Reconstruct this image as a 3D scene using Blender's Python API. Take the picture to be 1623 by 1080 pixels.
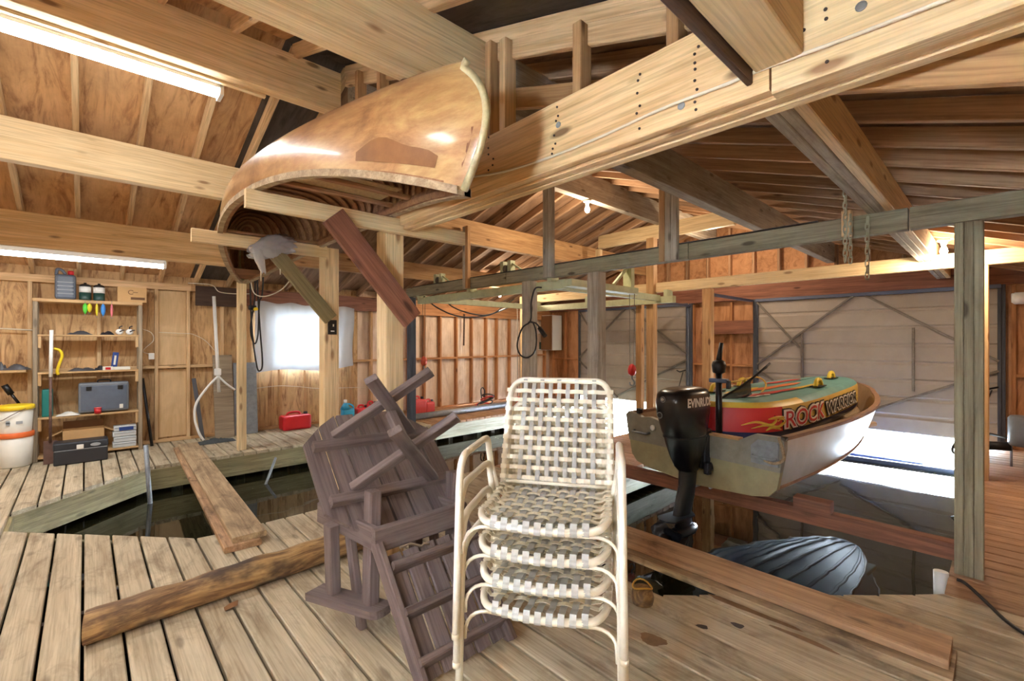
import bpy, bmesh, math, random
from mathutils import Vector as V, Matrix as M
random.seed(7)
SC = bpy.context.scene
COL = SC.collection
for o in list(bpy.data.objects):
    bpy.data.objects.remove(o)

# ------------------------------------------------------------------ camera, world, exposure
# World: X runs along the slips towards the lake doors, Y runs across the boathouse to the shelf wall, Z up, deck at z = 0.
F_PX, CX, CY, CAM_H = 725.0, 811.5, 540.0, 1.4
YAW = math.atan2(676.5, 725.0)                      # the deck boards vanish this far left of the view axis
FWD = V((math.sin(YAW), math.cos(YAW), 0.0))
RGT = V((math.cos(YAW), -math.sin(YAW), 0.0))
cam_d = bpy.data.cameras.new('camera')
cam_d.sensor_width = 36.0
cam_d.lens = F_PX / 1623.0 * 36.0
cam_d.clip_start = 0.05
cam_d.clip_end = 400
cam = bpy.data.objects.new('camera', cam_d)
COL.objects.link(cam)
cam.location = (0, 0, CAM_H)
cam.rotation_euler = (math.pi / 2, 0, math.atan2(-FWD.x, FWD.y))
SC.camera = cam

SC.view_settings.view_transform = 'Standard'
SC.view_settings.look = 'None'
SC.view_settings.gamma = 1.0
SC.view_settings.use_curve_mapping = False
SC.view_settings.exposure = 1.25

w = bpy.data.worlds.new('overcast_sky')
SC.world = w
w.use_nodes = True
bg = w.node_tree.nodes['Background']
bg.inputs[0].default_value = (0.74, 0.86, 1.0, 1)
bg.inputs[1].default_value = 130.0

TUBE_LIGHT = 19.0          # fluorescent strips
BULB_W = 26.0              # bare bulbs
WARM = (1.0, 0.80, 0.58)

def P(u, v, X=None, Y=None, Z=None):
    """The point of the boathouse seen at photo pixel (u, v) that lies on the plane X, Y or Z."""
    d = FWD + RGT * ((u - CX) / F_PX) + V((0, 0, (CY - v) / F_PX))
    if X is not None: t = X / d.x
    elif Y is not None: t = Y / d.y
    else: t = (Z - CAM_H) / d.z
    return V((d.x * t, d.y * t, CAM_H + d.z * t))

# ------------------------------------------------------------------ materials
MATS = {}
def lin(r, g, b):
    f = lambda c: (c / 255 / 12.92) if c / 255 <= 0.04045 else ((c / 255 + 0.055) / 1.055) ** 2.4
    return (f(r), f(g), f(b), 1.0)

def new_mat(name):
    m = bpy.data.materials.new(name)
    m.use_nodes = True
    MATS[name] = m
    nt = m.node_tree
    return m, nt, nt.nodes, nt.links, nt.nodes['Principled BSDF']

def coords(N, L, scale, seed=True):
    tc = N.new('ShaderNodeTexCoord')
    mp = N.new('ShaderNodeMapping')
    mp.inputs['Scale'].default_value = scale
    if seed:
        oi = N.new('ShaderNodeObjectInfo')
        mul = N.new('ShaderNodeVectorMath'); mul.operation = 'SCALE'
        cb = N.new('ShaderNodeCombineXYZ')
        for i in range(3): L.new(oi.outputs['Random'], cb.inputs[i])
        L.new(cb.outputs[0], mul.inputs[0]); mul.inputs['Scale'].default_value = 61.7
        add = N.new('ShaderNodeVectorMath'); add.operation = 'ADD'
        L.new(tc.outputs['Object'], add.inputs[0]); L.new(mul.outputs[0], add.inputs[1])
        L.new(add.outputs[0], mp.inputs['Vector'])
    else:
        L.new(tc.outputs['Object'], mp.inputs['Vector'])
    return mp.outputs[0]

def noise(N, L, vec, scale, detail=4, rough=0.6, dist=0.0):
    n = N.new('ShaderNodeTexNoise')
    n.inputs['Scale'].default_value = scale; n.inputs['Detail'].default_value = detail
    n.inputs['Roughness'].default_value = rough; n.inputs['Distortion'].default_value = dist
    L.new(vec, n.inputs['Vector'])
    return n.outputs['Fac']

def ramp(N, L, fac, stops):
    r = N.new('ShaderNodeValToRGB')
    e = r.color_ramp.elements
    while len(e) < len(stops): e.new(0.5)
    for i, (p, c) in enumerate(stops):
        e[i].position = p; e[i].color = c if len(c) == 4 else (*c, 1)
    L.new(fac, r.inputs['Fac'])
    return r.outputs['Color']

def mix(N, L, fac, a, b, mode='MIX'):
    m = N.new('ShaderNodeMix'); m.data_type = 'RGBA'; m.blend_type = mode
    if isinstance(fac, (int, float)): m.inputs['Factor'].default_value = fac
    else: L.new(fac, m.inputs['Factor'])
    for s, x in ((m.inputs[6], a), (m.inputs[7], b)):
        if isinstance(x, tuple): s.default_value = x
        else: L.new(x, s)
    return m.outputs[2]

def bump(N, L, bsdf, h, strength=0.3, dist=0.003):
    b = N.new('ShaderNodeBump')
    b.inputs['Strength'].default_value = strength; b.inputs['Distance'].default_value = dist
    L.new(h, b.inputs['Height']); L.new(b.outputs[0], bsdf.inputs['Normal'])

def soft(c, k=0.16):
    g = 0.3 * c[0] + 0.55 * c[1] + 0.15 * c[2]
    return tuple(min(255, x + (g - x) * k + 5) for x in c)

def wood(name, light, dark, knot=None, rough=0.7, grain=14, stain=0.0, staincol=(60, 48, 36), var=0.22, knots=0.5, spec=0.35):
    """Sawn timber with the grain along the object's own X axis; each piece differs in tone and figure."""
    kc_src = knot or tuple(int(c * 0.45) for c in dark)
    light, dark = soft(light), soft(dark)
    m, nt, N, L, B = new_mat(name)
    vec = coords(N, L, (0.9, grain, grain))
    g = noise(N, L, vec, 1.6, 5, 0.65, 0.6)
    col = ramp(N, L, g, [(0.30, lin(*dark)), (0.62, lin(*light))])
    fine = noise(N, L, coords(N, L, (3, 120, 120)), 1.0, 2, 0.5)
    col = mix(N, L, 0.55, col, ramp(N, L, fine, [(0.32, (0.58, 0.55, 0.52)), (0.56, (1, 1, 1))]), 'MULTIPLY')
    if knots:
        vo = N.new('ShaderNodeTexVoronoi'); vo.inputs['Scale'].default_value = 1.0
        L.new(coords(N, L, (2.6, 8, 8)), vo.inputs['Vector'])
        kn = ramp(N, L, vo.outputs['Distance'], [(0.09, (knots, knots, knots)), (0.17, (0, 0, 0))])
        kc = kc_src
        col = mix(N, L, kn, col, lin(*kc))
    if stain:
        s = noise(N, L, coords(N, L, (2.2, 5, 5)), 1.0, 6, 0.7, 0.8)
        sm = ramp(N, L, s, [(0.50, (0, 0, 0)), (0.72, (stain, stain, stain))])
        col = mix(N, L, sm, col, lin(*staincol))
    oi = N.new('ShaderNodeObjectInfo')
    tone = ramp(N, L, oi.outputs['Random'], [(0.0, (1 - var, 1 - var, 1 - var)), (1.0, (1, 1, 1))])
    col = mix(N, L, 1.0, col, tone, 'MULTIPLY')
    L.new(col, B.inputs['Base Color'])
    B.inputs['Roughness'].default_value = rough
    B.inputs['Specular IOR Level'].default_value = spec
    bump(N, L, B, g, 0.25, 0.004)
    return m

def plywood(name, light, dark, scale=2.0, rough=0.75, dist=1.2, blotch=0.5):
    """Rotary-cut sheet: soft flame figure along the sheet's own X axis, with stains."""
    light, dark = soft(light), soft(dark)
    m, nt, N, L, B = new_mat(name)
    g = noise(N, L, coords(N, L, (scale * 0.55, scale * 3.2, scale * 3.2)), 1.5, 8, 0.68, dist)
    col = ramp(N, L, g, [(0.34, lin(*dark)), (0.50, lin(*light)), (0.72, lin(*[min(255, c + 14) for c in light]))])
    n2 = noise(N, L, coords(N, L, (1.1, 1.6, 1.6)), 1.7, 5, 0.7)
    col = mix(N, L, blotch, col, ramp(N, L, n2, [(0.34, (0.52, 0.46, 0.40)), (0.58, (1, 1, 1))]), 'MULTIPLY')
    fine = noise(N, L, coords(N, L, (4, 90, 90)), 1.0, 2, 0.5)
    col = mix(N, L, 0.2, col, ramp(N, L, fine, [(0.3, (0.7, 0.68, 0.66)), (0.6, (1, 1, 1))]), 'MULTIPLY')
    L.new(col, B.inputs['Base Color']); B.inputs['Roughness'].default_value = rough
    B.inputs['Specular IOR Level'].default_value = 0.3
    return m

def paint(name, rgb, rough=0.5, metal=0.0, var=0.0, vscale=6, spec=0.5, coat=0.0, dark=None):
    m, nt, N, L, B = new_mat(name)
    c = lin(*rgb)
    if var:
        n = noise(N, L, coords(N, L, (vscale,) * 3), 1.0, 5, 0.65)
        d = lin(*dark) if dark else tuple(x * (1 - var) for x in c[:3]) + (1,)
        L.new(ramp(N, L, n, [(0.34, d), (0.62, c)]), B.inputs['Base Color'])
    else:
        B.inputs['Base Color'].default_value = c
    B.inputs['Roughness'].default_value = rough; B.inputs['Metallic'].default_value = metal
    B.inputs['Specular IOR Level'].default_value = spec
    B.inputs['Coat Weight'].default_value = coat
    return m

def emit(name, rgb, strength):
    m, nt, N, L, B = new_mat(name)
    B.inputs['Base Color'].default_value = (0.8, 0.8, 0.8, 1)
    B.inputs['Emission Color'].default_value = rgb if len(rgb) == 4 else (*rgb, 1)
    B.inputs['Emission Strength'].default_value = strength
    return m

wood('deck_pale', (210, 194, 160), (174, 154, 120), stain=0.75, staincol=(112, 92, 70), var=0.16, grain=9, knots=0.45)
wood('deck_warmlit', (198, 154, 112), (160, 116, 78), stain=0.35, staincol=(92, 62, 40), var=0.16, grain=10, knots=0.4)  # far boards browner: warm bulb light is put into the colour
wood('fascia_green', (168, 154, 104), (128, 114, 70), stain=0.5, staincol=(74, 70, 44), var=0.15)
wood('fascia_pale', (206, 204, 176), (168, 164, 134), stain=0.4, staincol=(110, 112, 92), var=0.12)
wood('lumber_new', (244, 214, 158), (224, 186, 126), var=0.12, knots=0.7, knot=(130, 76, 36), rough=0.6)
wood('lumber_beam', (246, 208, 146), (214, 166, 104), var=0.16, knots=0.8, knot=(92, 56, 28), rough=0.62)
wood('lumber_mid', (214, 164, 104), (172, 118, 66), var=0.22, knots=0.8, knot=(86, 50, 26))
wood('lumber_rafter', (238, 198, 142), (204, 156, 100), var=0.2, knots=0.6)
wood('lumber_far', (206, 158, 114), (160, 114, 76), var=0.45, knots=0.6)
wood('lumber_red', (156, 96, 68), (112, 62, 42), var=0.15, knots=0.8, knot=(60, 28, 20))
wood('lumber_grey', (168, 158, 124), (132, 120, 90), var=0.16, knots=0.8, knot=(60, 50, 36), stain=0.3)
wood('lumber_greypost', (190, 176, 154), (150, 136, 116), var=0.12, knots=0.7, knot=(74, 56, 42), stain=0.4, staincol=(88, 70, 58))
wood('lumber_olive', (146, 130, 84), (112, 98, 58), var=0.1)
wood('lumber_dark', (92, 64, 48), (62, 42, 32), var=0.15, knots=0.4)
wood('lumber_blue', (78, 84, 96), (50, 54, 64), var=0.1, knots=0.3)
wood('lumber_orange', (206, 138, 78), (160, 96, 48), var=0.2, knots=0.7)
wood('plank_old', (196, 168, 126), (154, 124, 88), stain=0.75, staincol=(70, 52, 40), var=0.1, knots=0.6)
wood('plank_red', (204, 162, 118), (162, 120, 82), stain=0.8, staincol=(70, 48, 36), var=0.1, knots=0.6)
wood('shelf_board', (224, 182, 124), (192, 144, 86), var=0.15)
wood('shelf_grey', (176, 156, 126), (136, 116, 92), var=0.2)
wood('brown_paint', (124, 106, 102), (94, 78, 75), knot=(64, 50, 46), stain=0.35, staincol=(140, 122, 114), var=0.18, rough=0.65, grain=22)
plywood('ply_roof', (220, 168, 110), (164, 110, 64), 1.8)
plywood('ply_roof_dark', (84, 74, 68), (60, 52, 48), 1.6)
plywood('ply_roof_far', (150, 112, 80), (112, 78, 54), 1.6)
plywood('ply_wall', (216, 172, 114), (150, 100, 56), 1.7, dist=2.2)
plywood('ply_panel', (222, 186, 134), (208, 170, 116), 1.0, blotch=0.15)
plywood('ply_far', (196, 136, 86), (158, 100, 58), 1.4)
plywood('ply_bay', (228, 202, 176), (204, 168, 136), 1.2, blotch=0.35)
paint('door_metal', (158, 148, 138), 0.55, 0.0, 0.12, 3)
paint('steel_brace', (120, 112, 104), 0.5, 0.3, 0.3, 12)
paint('steel_blue', (84, 92, 112), 0.45, 0.4)
paint('black_metal', (26, 26, 30), 0.45, 0.3)
paint('black_plastic', (20, 20, 22), 0.4)
paint('white_plastic', (236, 236, 232), 0.4)
paint('white_cable', (222, 212, 190), 0.5)
paint('black_cable', (26, 24, 24), 0.5)
paint('galvanised', (150, 156, 162), 0.55, 0.4, 0.25, 18)
paint('nail', (60, 50, 46), 0.5, 0.4)
paint('washer', (150, 156, 160), 0.4, 0.6)
# ------------------------------------------------------------------ mesh helpers
def mat_of(m): return MATS[m] if isinstance(m, str) else m

def tag(o, label=None, cat=None, group=None, kind=None):
    if label: o['label'] = label
    if cat: o['category'] = cat
    if group: o['group'] = group
    if kind: o['kind'] = kind
    return o

def empty(name, loc=(0, 0, 0), rot=None, parent=None):
    o = bpy.data.objects.new(name, None)
    o.empty_display_size = 0.1
    COL.objects.link(o)
    o.location = loc
    if rot is not None: o.rotation_euler = rot
    if parent: o.parent = parent
    return o

def thing(name, label, cat, loc=(0, 0, 0), rot=None, group=None):
    return tag(empty(name, loc, rot), label, cat, group)

class MB:
    """Collects shapes into one mesh."""
    def __init__(s): s.v, s.f, s.sm = [], [], []
    def add(s, vs, fs, smooth=False, mtx=None):
        b = len(s.v)
        s.v += [tuple(mtx @ V(p)) if mtx else tuple(p) for p in vs]
        s.f += [tuple(b + i for i in f) for f in fs]
        s.sm += [smooth] * len(fs)
        return s
    def box(s, c, size, mtx=None):
        x, y, z = (k / 2 for k in size)
        vs = [(c[0] + a * x, c[1] + b * y, c[2] + d * z) for a in (-1, 1) for b in (-1, 1) for d in (-1, 1)]
        return s.add(vs, [(0, 1, 3, 2), (4, 6, 7, 5), (0, 4, 5, 1), (2, 3, 7, 6), (0, 2, 6, 4), (1, 5, 7, 3)], False, mtx)
    def bbox(s, x0, x1, y0, y1, z0, z1):
        return s.box(((x0 + x1) / 2, (y0 + y1) / 2, (z0 + z1) / 2), (x1 - x0, y1 - y0, z1 - z0))
    def chamfer_box(s, c, size, b=0.01, mtx=None):
        x, y, z = (k / 2 for k in size)
        b = min(b, x * 0.9, y * 0.9, z * 0.9)
        bm = bmesh.new(); bmesh.ops.create_cube(bm, size=1.0)
        for vv in bm.verts: vv.co = V((c[0] + vv.co.x * size[0], c[1] + vv.co.y * size[1], c[2] + vv.co.z * size[2]))
        bmesh.ops.bevel(bm, geom=bm.edges[:], offset=b, segments=2, affect='EDGES', profile=0.5)
        bm.verts.index_update()
        s.add([v.co.copy() for v in bm.verts], [[v.index for v in f.verts] for f in bm.faces], False, mtx)
        bm.free(); return s
    def bar(s, p, q, wd, ht, up=(0, 0, 1)):
        p, q = V(p), V(q); d = (q - p).normalized(); up = V(up)
        if abs(d.dot(up)) > 0.98: up = V((1, 0, 0))
        sd = up.cross(d).normalized(); u2 = d.cross(sd)
        vs = [e + sd * (a * wd / 2) + u2 * (b * ht / 2) for e in (p, q) for a, b in ((-1, -1), (1, -1), (1, 1), (-1, 1))]
        return s.add(vs, [(0, 3, 2, 1), (4, 5, 6, 7), (0, 1, 5, 4), (1, 2, 6, 5), (2, 3, 7, 6), (3, 0, 4, 7)])
    def tube(s, pts, r, n=8, closed=False, caps=True):
        pts = [V(p) for p in pts]; k = len(pts)
        rs = r if isinstance(r, (list, tuple)) else [r] * k
        ref = None; rings = []
        for i in range(k):
            a = pts[(i - 1) % k] if (closed or i > 0) else pts[i]
            b = pts[(i + 1) % k] if (closed or i < k - 1) else pts[i]
            d = (b - a)
            d = d.normalized() if d.length > 1e-9 else V((0, 0, 1))
            if ref is None:
                ref = V((0, 0, 1)) if abs(d.z) < 0.9 else V((1, 0, 0))
            ref = (ref - d * ref.dot(d))
            ref = ref.normalized() if ref.length > 1e-6 else d.orthogonal().normalized()
            sd = d.cross(ref)
            rings.append([pts[i] + (ref * math.cos(2 * math.pi * j / n) + sd * math.sin(2 * math.pi * j / n)) * rs[i] for j in range(n)])
        vs = [p for rg in rings for p in rg]
        fs = []
        for i in range(k if closed else k - 1):
            a, b = i * n, ((i + 1) % k) * n
            for j in range(n):
                fs.append((a + j, a + (j + 1) % n, b + (j + 1) % n, b + j))
        s.add(vs, fs, True)
        if caps and not closed:
            b = len(s.v) - len(vs)
            s.f += [tuple(b + j for j in range(n))[::-1], tuple(b + (k - 1) * n + j for j in range(n))]; s.sm += [False, False]
        return s
    def lathe(s, prof, n=24, c=(0, 0, 0), mtx=None, caps=True):
        vs = [(c[0] + r * math.cos(2 * math.pi * j / n), c[1] + r * math.sin(2 * math.pi * j / n), c[2] + z) for r, z in prof for j in range(n)]
        fs = [(i * n + j, i * n + (j + 1) % n, (i + 1) * n + (j + 1) % n, (i + 1) * n + j) for i in range(len(prof) - 1) for j in range(n)]
        b = len(s.v); s.add(vs, fs, True, mtx)
        if caps:
            s.f += [tuple(b + j for j in range(n))[::-1], tuple(b + (len(prof) - 1) * n + j for j in range(n))]; s.sm += [False, False]
        return s
    def prism(s, poly, z0, z1, mtx=None):
        n = len(poly)
        vs = [(x, y, z0) for x, y in poly] + [(x, y, z1) for x, y in poly]
        a = sum(poly[i][0] * poly[(i + 1) % n][1] - poly[(i + 1) % n][0] * poly[i][1] for i in range(n))
        fs = [tuple(range(n))[::-1], tuple(range(n, 2 * n))] + [(i, (i + 1) % n, n + (i + 1) % n, n + i) for i in range(n)]
        if a < 0: fs = [f[::-1] for f in fs]
        return s.add(vs, fs, False, mtx)
    def grid(s, rows, smooth=True, closed=False):
        """rows: list of equally long lists of points"""
        m, n = len(rows), len(rows[0])
        fs = [(i * n + j, i * n + (j + 1) % n, (i + 1) * n + (j + 1) % n, (i + 1) * n + j) for i in range(m - 1) for j in range(n if closed else n - 1)]
        return s.add([p for r in rows for p in r], fs, smooth)
    def build(s, name, mat, parent=None, loc=None, center=False):
        me = bpy.data.meshes.new(name)
        vs = s.v
        off = V((0, 0, 0))
        if center:
            lo = [min(p[i] for p in vs) for i in range(3)]; hi = [max(p[i] for p in vs) for i in range(3)]
            off = V(((lo[0] + hi[0]) / 2, (lo[1] + hi[1]) / 2, lo[2]))
            vs = [tuple(V(p) - off) for p in vs]
        me.from_pydata([tuple(p) for p in vs], [], s.f)
        me.polygons.foreach_set('use_smooth', s.sm)
        me.materials.append(mat_of(mat))
        me.update()
        o = bpy.data.objects.new(name, me)
        COL.objects.link(o)
        if parent: o.parent = parent
        o.location = V(loc) if loc else off
        return o

_pl = {}
def plank(name, p, q, wd, ht, mat, parent=None, up=(0, 0, 1), ch=0.004):
    """A sawn piece from p to q (centre line), its grain along its own X axis; like pieces share a mesh."""
    p, q = V(p), V(q); Ln = (q - p).length
    key = (round(Ln, 3), round(wd, 4), round(ht, 4), mat, ch)
    me = _pl.get(key)
    if me is None:
        a, b, c = wd / 2, ht / 2, min(ch, wd * 0.3, ht * 0.3)
        ring = [(-a + c, -b), (a - c, -b), (a, -b + c), (a, b - c), (a - c, b), (-a + c, b), (-a, b - c), (-a, -b + c)]
        vs = [(x, y, z) for x in (-Ln / 2, Ln / 2) for y, z in ring]
        fs = [tuple(range(8))[::-1], tuple(range(8, 16))] + [(i, (i + 1) % 8, 8 + (i + 1) % 8, 8 + i) for i in range(8)]
        me = bpy.data.meshes.new(name); me.from_pydata(vs, [], fs); me.materials.append(mat_of(mat)); me.update()
        _pl[key] = me
    o = bpy.data.objects.new(name, me); COL.objects.link(o)
    d = (q - p).normalized(); up = V(up)
    if abs(d.dot(up)) > 0.98: up = V((1, 0, 0))
    sd = up.cross(d).normalized(); u2 = d.cross(sd)
    mt = M((d, sd, u2)).transposed().to_4x4(); mt.translation = (p + q) / 2
    if parent: o.parent = parent
    o.matrix_local = mt
    return o

def slab(name, x0, x1, y0, y1, z0, z1, mat, parent=None):
    """An axis-aligned sawn board: grain along its longest side."""
    dx, dy, dz = x1 - x0, y1 - y0, z1 - z0
    cx, cy, cz = (x0 + x1) / 2, (y0 + y1) / 2, (z0 + z1) / 2
    if dx >= dy and dx >= dz: return plank(name, (x0, cy, cz), (x1, cy, cz), dy, dz, mat, parent)
    if dy >= dz: return plank(name, (cx, y0, cz), (cx, y1, cz), dx, dz, mat, parent)
    return plank(name, (cx, cy, z0), (cx, cy, z1), dy, dx, mat, parent)

def arc(c, r, a0, a1, n, plane='xy'):
    out = []
    for i in range(n + 1):
        a = math.radians(a0 + (a1 - a0) * i / n)
        x, y = r * math.cos(a), r * math.sin(a)
        out.append(V((c[0] + x, c[1] + y, c[2])) if plane == 'xy' else V((c[0] + x, c[1], c[2] + y)) if plane == 'xz' else V((c[0], c[1] + x, c[2] + y)))
    return out

def smooth_path(pts, n=6, closed=False):
    """Catmull-Rom through the points."""
    pts = [V(p) for p in pts]; k = len(pts); out = []
    for i in range(k if closed else k - 1):
        g = lambda j: pts[j % k] if closed else pts[max(0, min(k - 1, j))]
        p0, p1, p2, p3 = g(i - 1), g(i), g(i + 1), g(i + 2)
        for a in range(n):
            t = a / n
            out.append(0.5 * ((2 * p1) + (p2 - p0) * t + (2 * p0 - 5 * p1 + 4 * p2 - p3) * t * t + (3 * p1 - p0 - 3 * p2 + p3) * t ** 3))
    if not closed: out.append(pts[-1])
    return out

def text_mesh(name, body, size, mat, parent=None, fn=None, bold=0.0, depth=0.0, spacing=1.0, xscale=1.0, xshear=0.0):
    """Lettering as a mesh; fn maps each flat point (x, y, z) to its place."""
    cu = bpy.data.curves.new(name, 'FONT'); cu.body = body; cu.size = size
    cu.align_x = 'CENTER'; cu.align_y = 'CENTER'; cu.offset = bold; cu.extrude = depth; cu.space_character = spacing
    cu.resolution_u = 3; cu.shear = xshear
    ob = bpy.data.objects.new(name, cu); COL.objects.link(ob)
    dg = bpy.context.evaluated_depsgraph_get()
    me = bpy.data.meshes.new_from_object(ob.evaluated_get(dg))
    bpy.data.objects.remove(ob)
    if fn and not depth:
        bm = bmesh.new(); bm.from_mesh(me)
        bmesh.ops.triangulate(bm, faces=bm.faces[:])
        bm.to_mesh(me); bm.free()
    for v in me.vertices:
        c = V((v.co.x * xscale, v.co.y, v.co.z))
        v.co = fn(c) if fn else c
    me.materials.clear(); me.materials.append(mat_of(mat)); me.update()
    o = bpy.data.objects.new(name, me); COL.objects.link(o)
    if parent: o.parent = parent
    return o
# ------------------------------------------------------------------ the setting
YW, XW, YR, XN = 7.95, 8.70, -0.95, -1.75      # shelf wall, lake wall, right wall, near wall
RIDGE_Y, RIDGE_Z = 3.67, 3.544
zL = lambda y: 2.19 + 0.3165 * (7.95 - y)        # underside of the rafters, shelf side
zR = lambda y: RIDGE_Z - 0.335 * (RIDGE_Y - y)   # underside of the rafters, right side

SLIP_A = [(-0.446, 4.98), (0.6, 3.85), (8.9, 3.85), (8.9, 6.52), (0.5, 6.47), (-0.446, 5.52)]     # empty slip by the shelf wall
SLIP_B = [(2.318, 1.26), (3.46, 0.20), (8.9, 0.20), (8.9, 2.80), (3.25, 2.80), (2.318, 1.9)]      # slip with the motorboat

def cross(poly, x):
    ys = []
    for i in range(len(poly)):
        (xa, ya), (xb, yb) = poly[i], poly[(i + 1) % len(poly)]
        if (xa <= x < xb) or (xb <= x < xa):
            ys.append(ya + (yb - ya) * (x - xa) / (xb - xa))
    return sorted(ys)

floor = tag(empty('floor'), 'plank deck of the boathouse around the two slips', kind='structure')
PITCH, GAP, X0 = 0.1455, 0.0125, -0.01
def deck_board(x0, x1, a0, b0, a1, b1, mat):
    """Board over x0..x1 whose ends may be cut at an angle: y from a0/a1 to b0/b1."""
    xm, ym = (x0 + x1) / 2, (a0 + b0 + a1 + b1) / 4
    mb = MB()                                   # local X runs along the board
    c = 0.005                                   # eased top edges
    ring = lambda e, z: [(a0 - ym, -(x0 + e - xm), z), (b0 - ym, -(x0 + e - xm), z), (b1 - ym, -(x1 - e - xm), z), (a1 - ym, -(x1 - e - xm), z)]
    mb.grid([ring(0, -0.038), ring(0, -c), ring(c, 0.0)], False, True)
    mb.f += [(8, 11, 10, 9), (0, 1, 2, 3)]; mb.sm += [False, False]
    o = mb.build('board', mat, floor)
    o.location = (xm, ym, -random.uniform(0.0, 0.003)); o.rotation_euler = (0, 0, math.pi / 2)
    return o
k0 = round((XN - X0) / PITCH); k1 = round((XW - X0) / PITCH)
for k in range(k0, k1):
    x0, x1 = X0 + k * PITCH + GAP / 2, X0 + (k + 1) * PITCH - GAP / 2
    def spans(x):
        ys = [YR]
        for s in (SLIP_B, SLIP_A): ys += cross(s, x)
        return ys + [YW]
    s0, s1 = spans(x0), spans(x1)
    if len(s0) != len(s1):
        sm = spans((x0 + x1) / 2); s0 = s1 = sm
    for i in range(0, len(s0), 2):
        a0, b0, a1, b1 = s0[i], s0[i + 1], s1[i], s1[i + 1]
        ov = 0.018
        ymid = (a0 + b0) / 2
        xm = (x0 + x1) / 2
        brown = (xm > 3.5 and ymid < 1.2) or (xm > 3.4 and 2.5 < ymid < 4) or xm > 4.2
        mt = 'deck_warmlit' if brown else 'deck_pale'
        if b0 - a0 > 3.2 and (k % 3):                 # long runs are butted from two boards
            c = a0 + (b0 - a0) * random.uniform(0.35, 0.65)
            if xm < 2.0: c = a0 + 0.55 + 0.35 * (k % 2)
            deck_board(x0, x1, a0 - (ov if i else 0), c - 0.002, a1 - (ov if i else 0), c - 0.002, mt)
            deck_board(x0, x1, c + 0.002, b0 + (ov if i + 2 < len(s0) else 0), c + 0.002, b1 + (ov if i + 2 < len(s0) else 0), mt)
        else:
            deck_board(x0, x1, a0 - (ov if i else 0), b0 + (ov if i + 2 < len(s0) else 0), a1 - (ov if i else 0), b1 + (ov if i + 2 < len(s0) else 0), mt)

def fascia(a, b, mat, h=0.23, inward=None):
    a, b = V((*a, 0)), V((*b, 0))
    z = -0.04 - h / 2
    return plank('fascia_board', (a.x, a.y, z), (b.x, b.y, z), 0.038, h, mat, floor)
for poly, mat in ((SLIP_A, 'fascia_green'), (SLIP_B, 'fascia_pale')):
    n = len(poly)
    for i in range(n):
        a, b = poly[i], poly[(i + 1) % n]
        if a[0] > 8.5 and b[0] > 8.5: continue
        if poly is SLIP_A and i == 3:             # shelf-side edge: pale further out
            fascia((8.68, 6.52), (4.3, 6.50), 'fascia_pale'); fascia((4.3, 6.50), (0.5, 6.47), 'fascia_green'); continue
        a2, b2 = (min(a[0], 8.68), a[1]), (min(b[0], 8.68), b[1])
        fascia(a2, b2, mat)
# timber crib below the shelf-side deck, seen through the gap above the water
crib = tag(empty('trim_1'), 'dark timber crib posts under the deck along the shelf wall', kind='structure')
for i in range(21):
    x = 0.15 + i * 0.33
    plank('crib_post', (x, 6.78, -0.9), (x, 6.78, -0.05), 0.12, 0.1, 'lumber_greypost' if i % 3 else 'lumber_dark', crib)
mb = MB(); mb.bbox(-0.9, 8.7, 6.95, 6.99, -0.9, -0.04); mb.build('crib_back', 'lumber_dark', crib)
mb = MB(); mb.bbox(-0.95, -0.9, 3.6, 6.95, -0.9, -0.04); mb.build('crib_back', 'lumber_dark', crib)
mb = MB(); mb.bbox(-0.9, 8.7, 3.3, 3.34, -0.9, -0.04); mb.build('crib_back', 'lumber_dark', crib)
mb = MB(); mb.bbox(1.8, 8.7, -0.35, -0.31, -0.9, -0.04); mb.build('crib_back', 'lumber_dark', crib)
mb = MB(); mb.bbox(1.8, 1.84, -0.35, 3.3, -0.9, -0.04); mb.build('crib_back', 'lumber_dark', crib)

# water
m, nt, N, L, B = new_mat('lake_water')
B.inputs['Base Color'].default_value = lin(30, 30, 18)
B.inputs['Roughness'].default_value = 0.02; B.inputs['IOR'].default_value = 1.34
B.inputs['Specular IOR Level'].default_value = 0.75
vec = coords(N, L, (1.0, 1.0, 1.0), False)
n1 = noise(N, L, vec, 2.0, 2, 0.45, 0.3)
bump(N, L, B, n1, 0.05, 0.05)
WZ = -0.33
mb = MB()
mb.grid([[(XN + i * 2.5 - 0.5, -30 + j * 4.0, WZ) for j in range(18)] for i in range(32)], False)
tag(mb.build('lake_water', 'lake_water'), 'dark still lake water filling both boat slips', 'water', kind='stuff')

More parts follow.
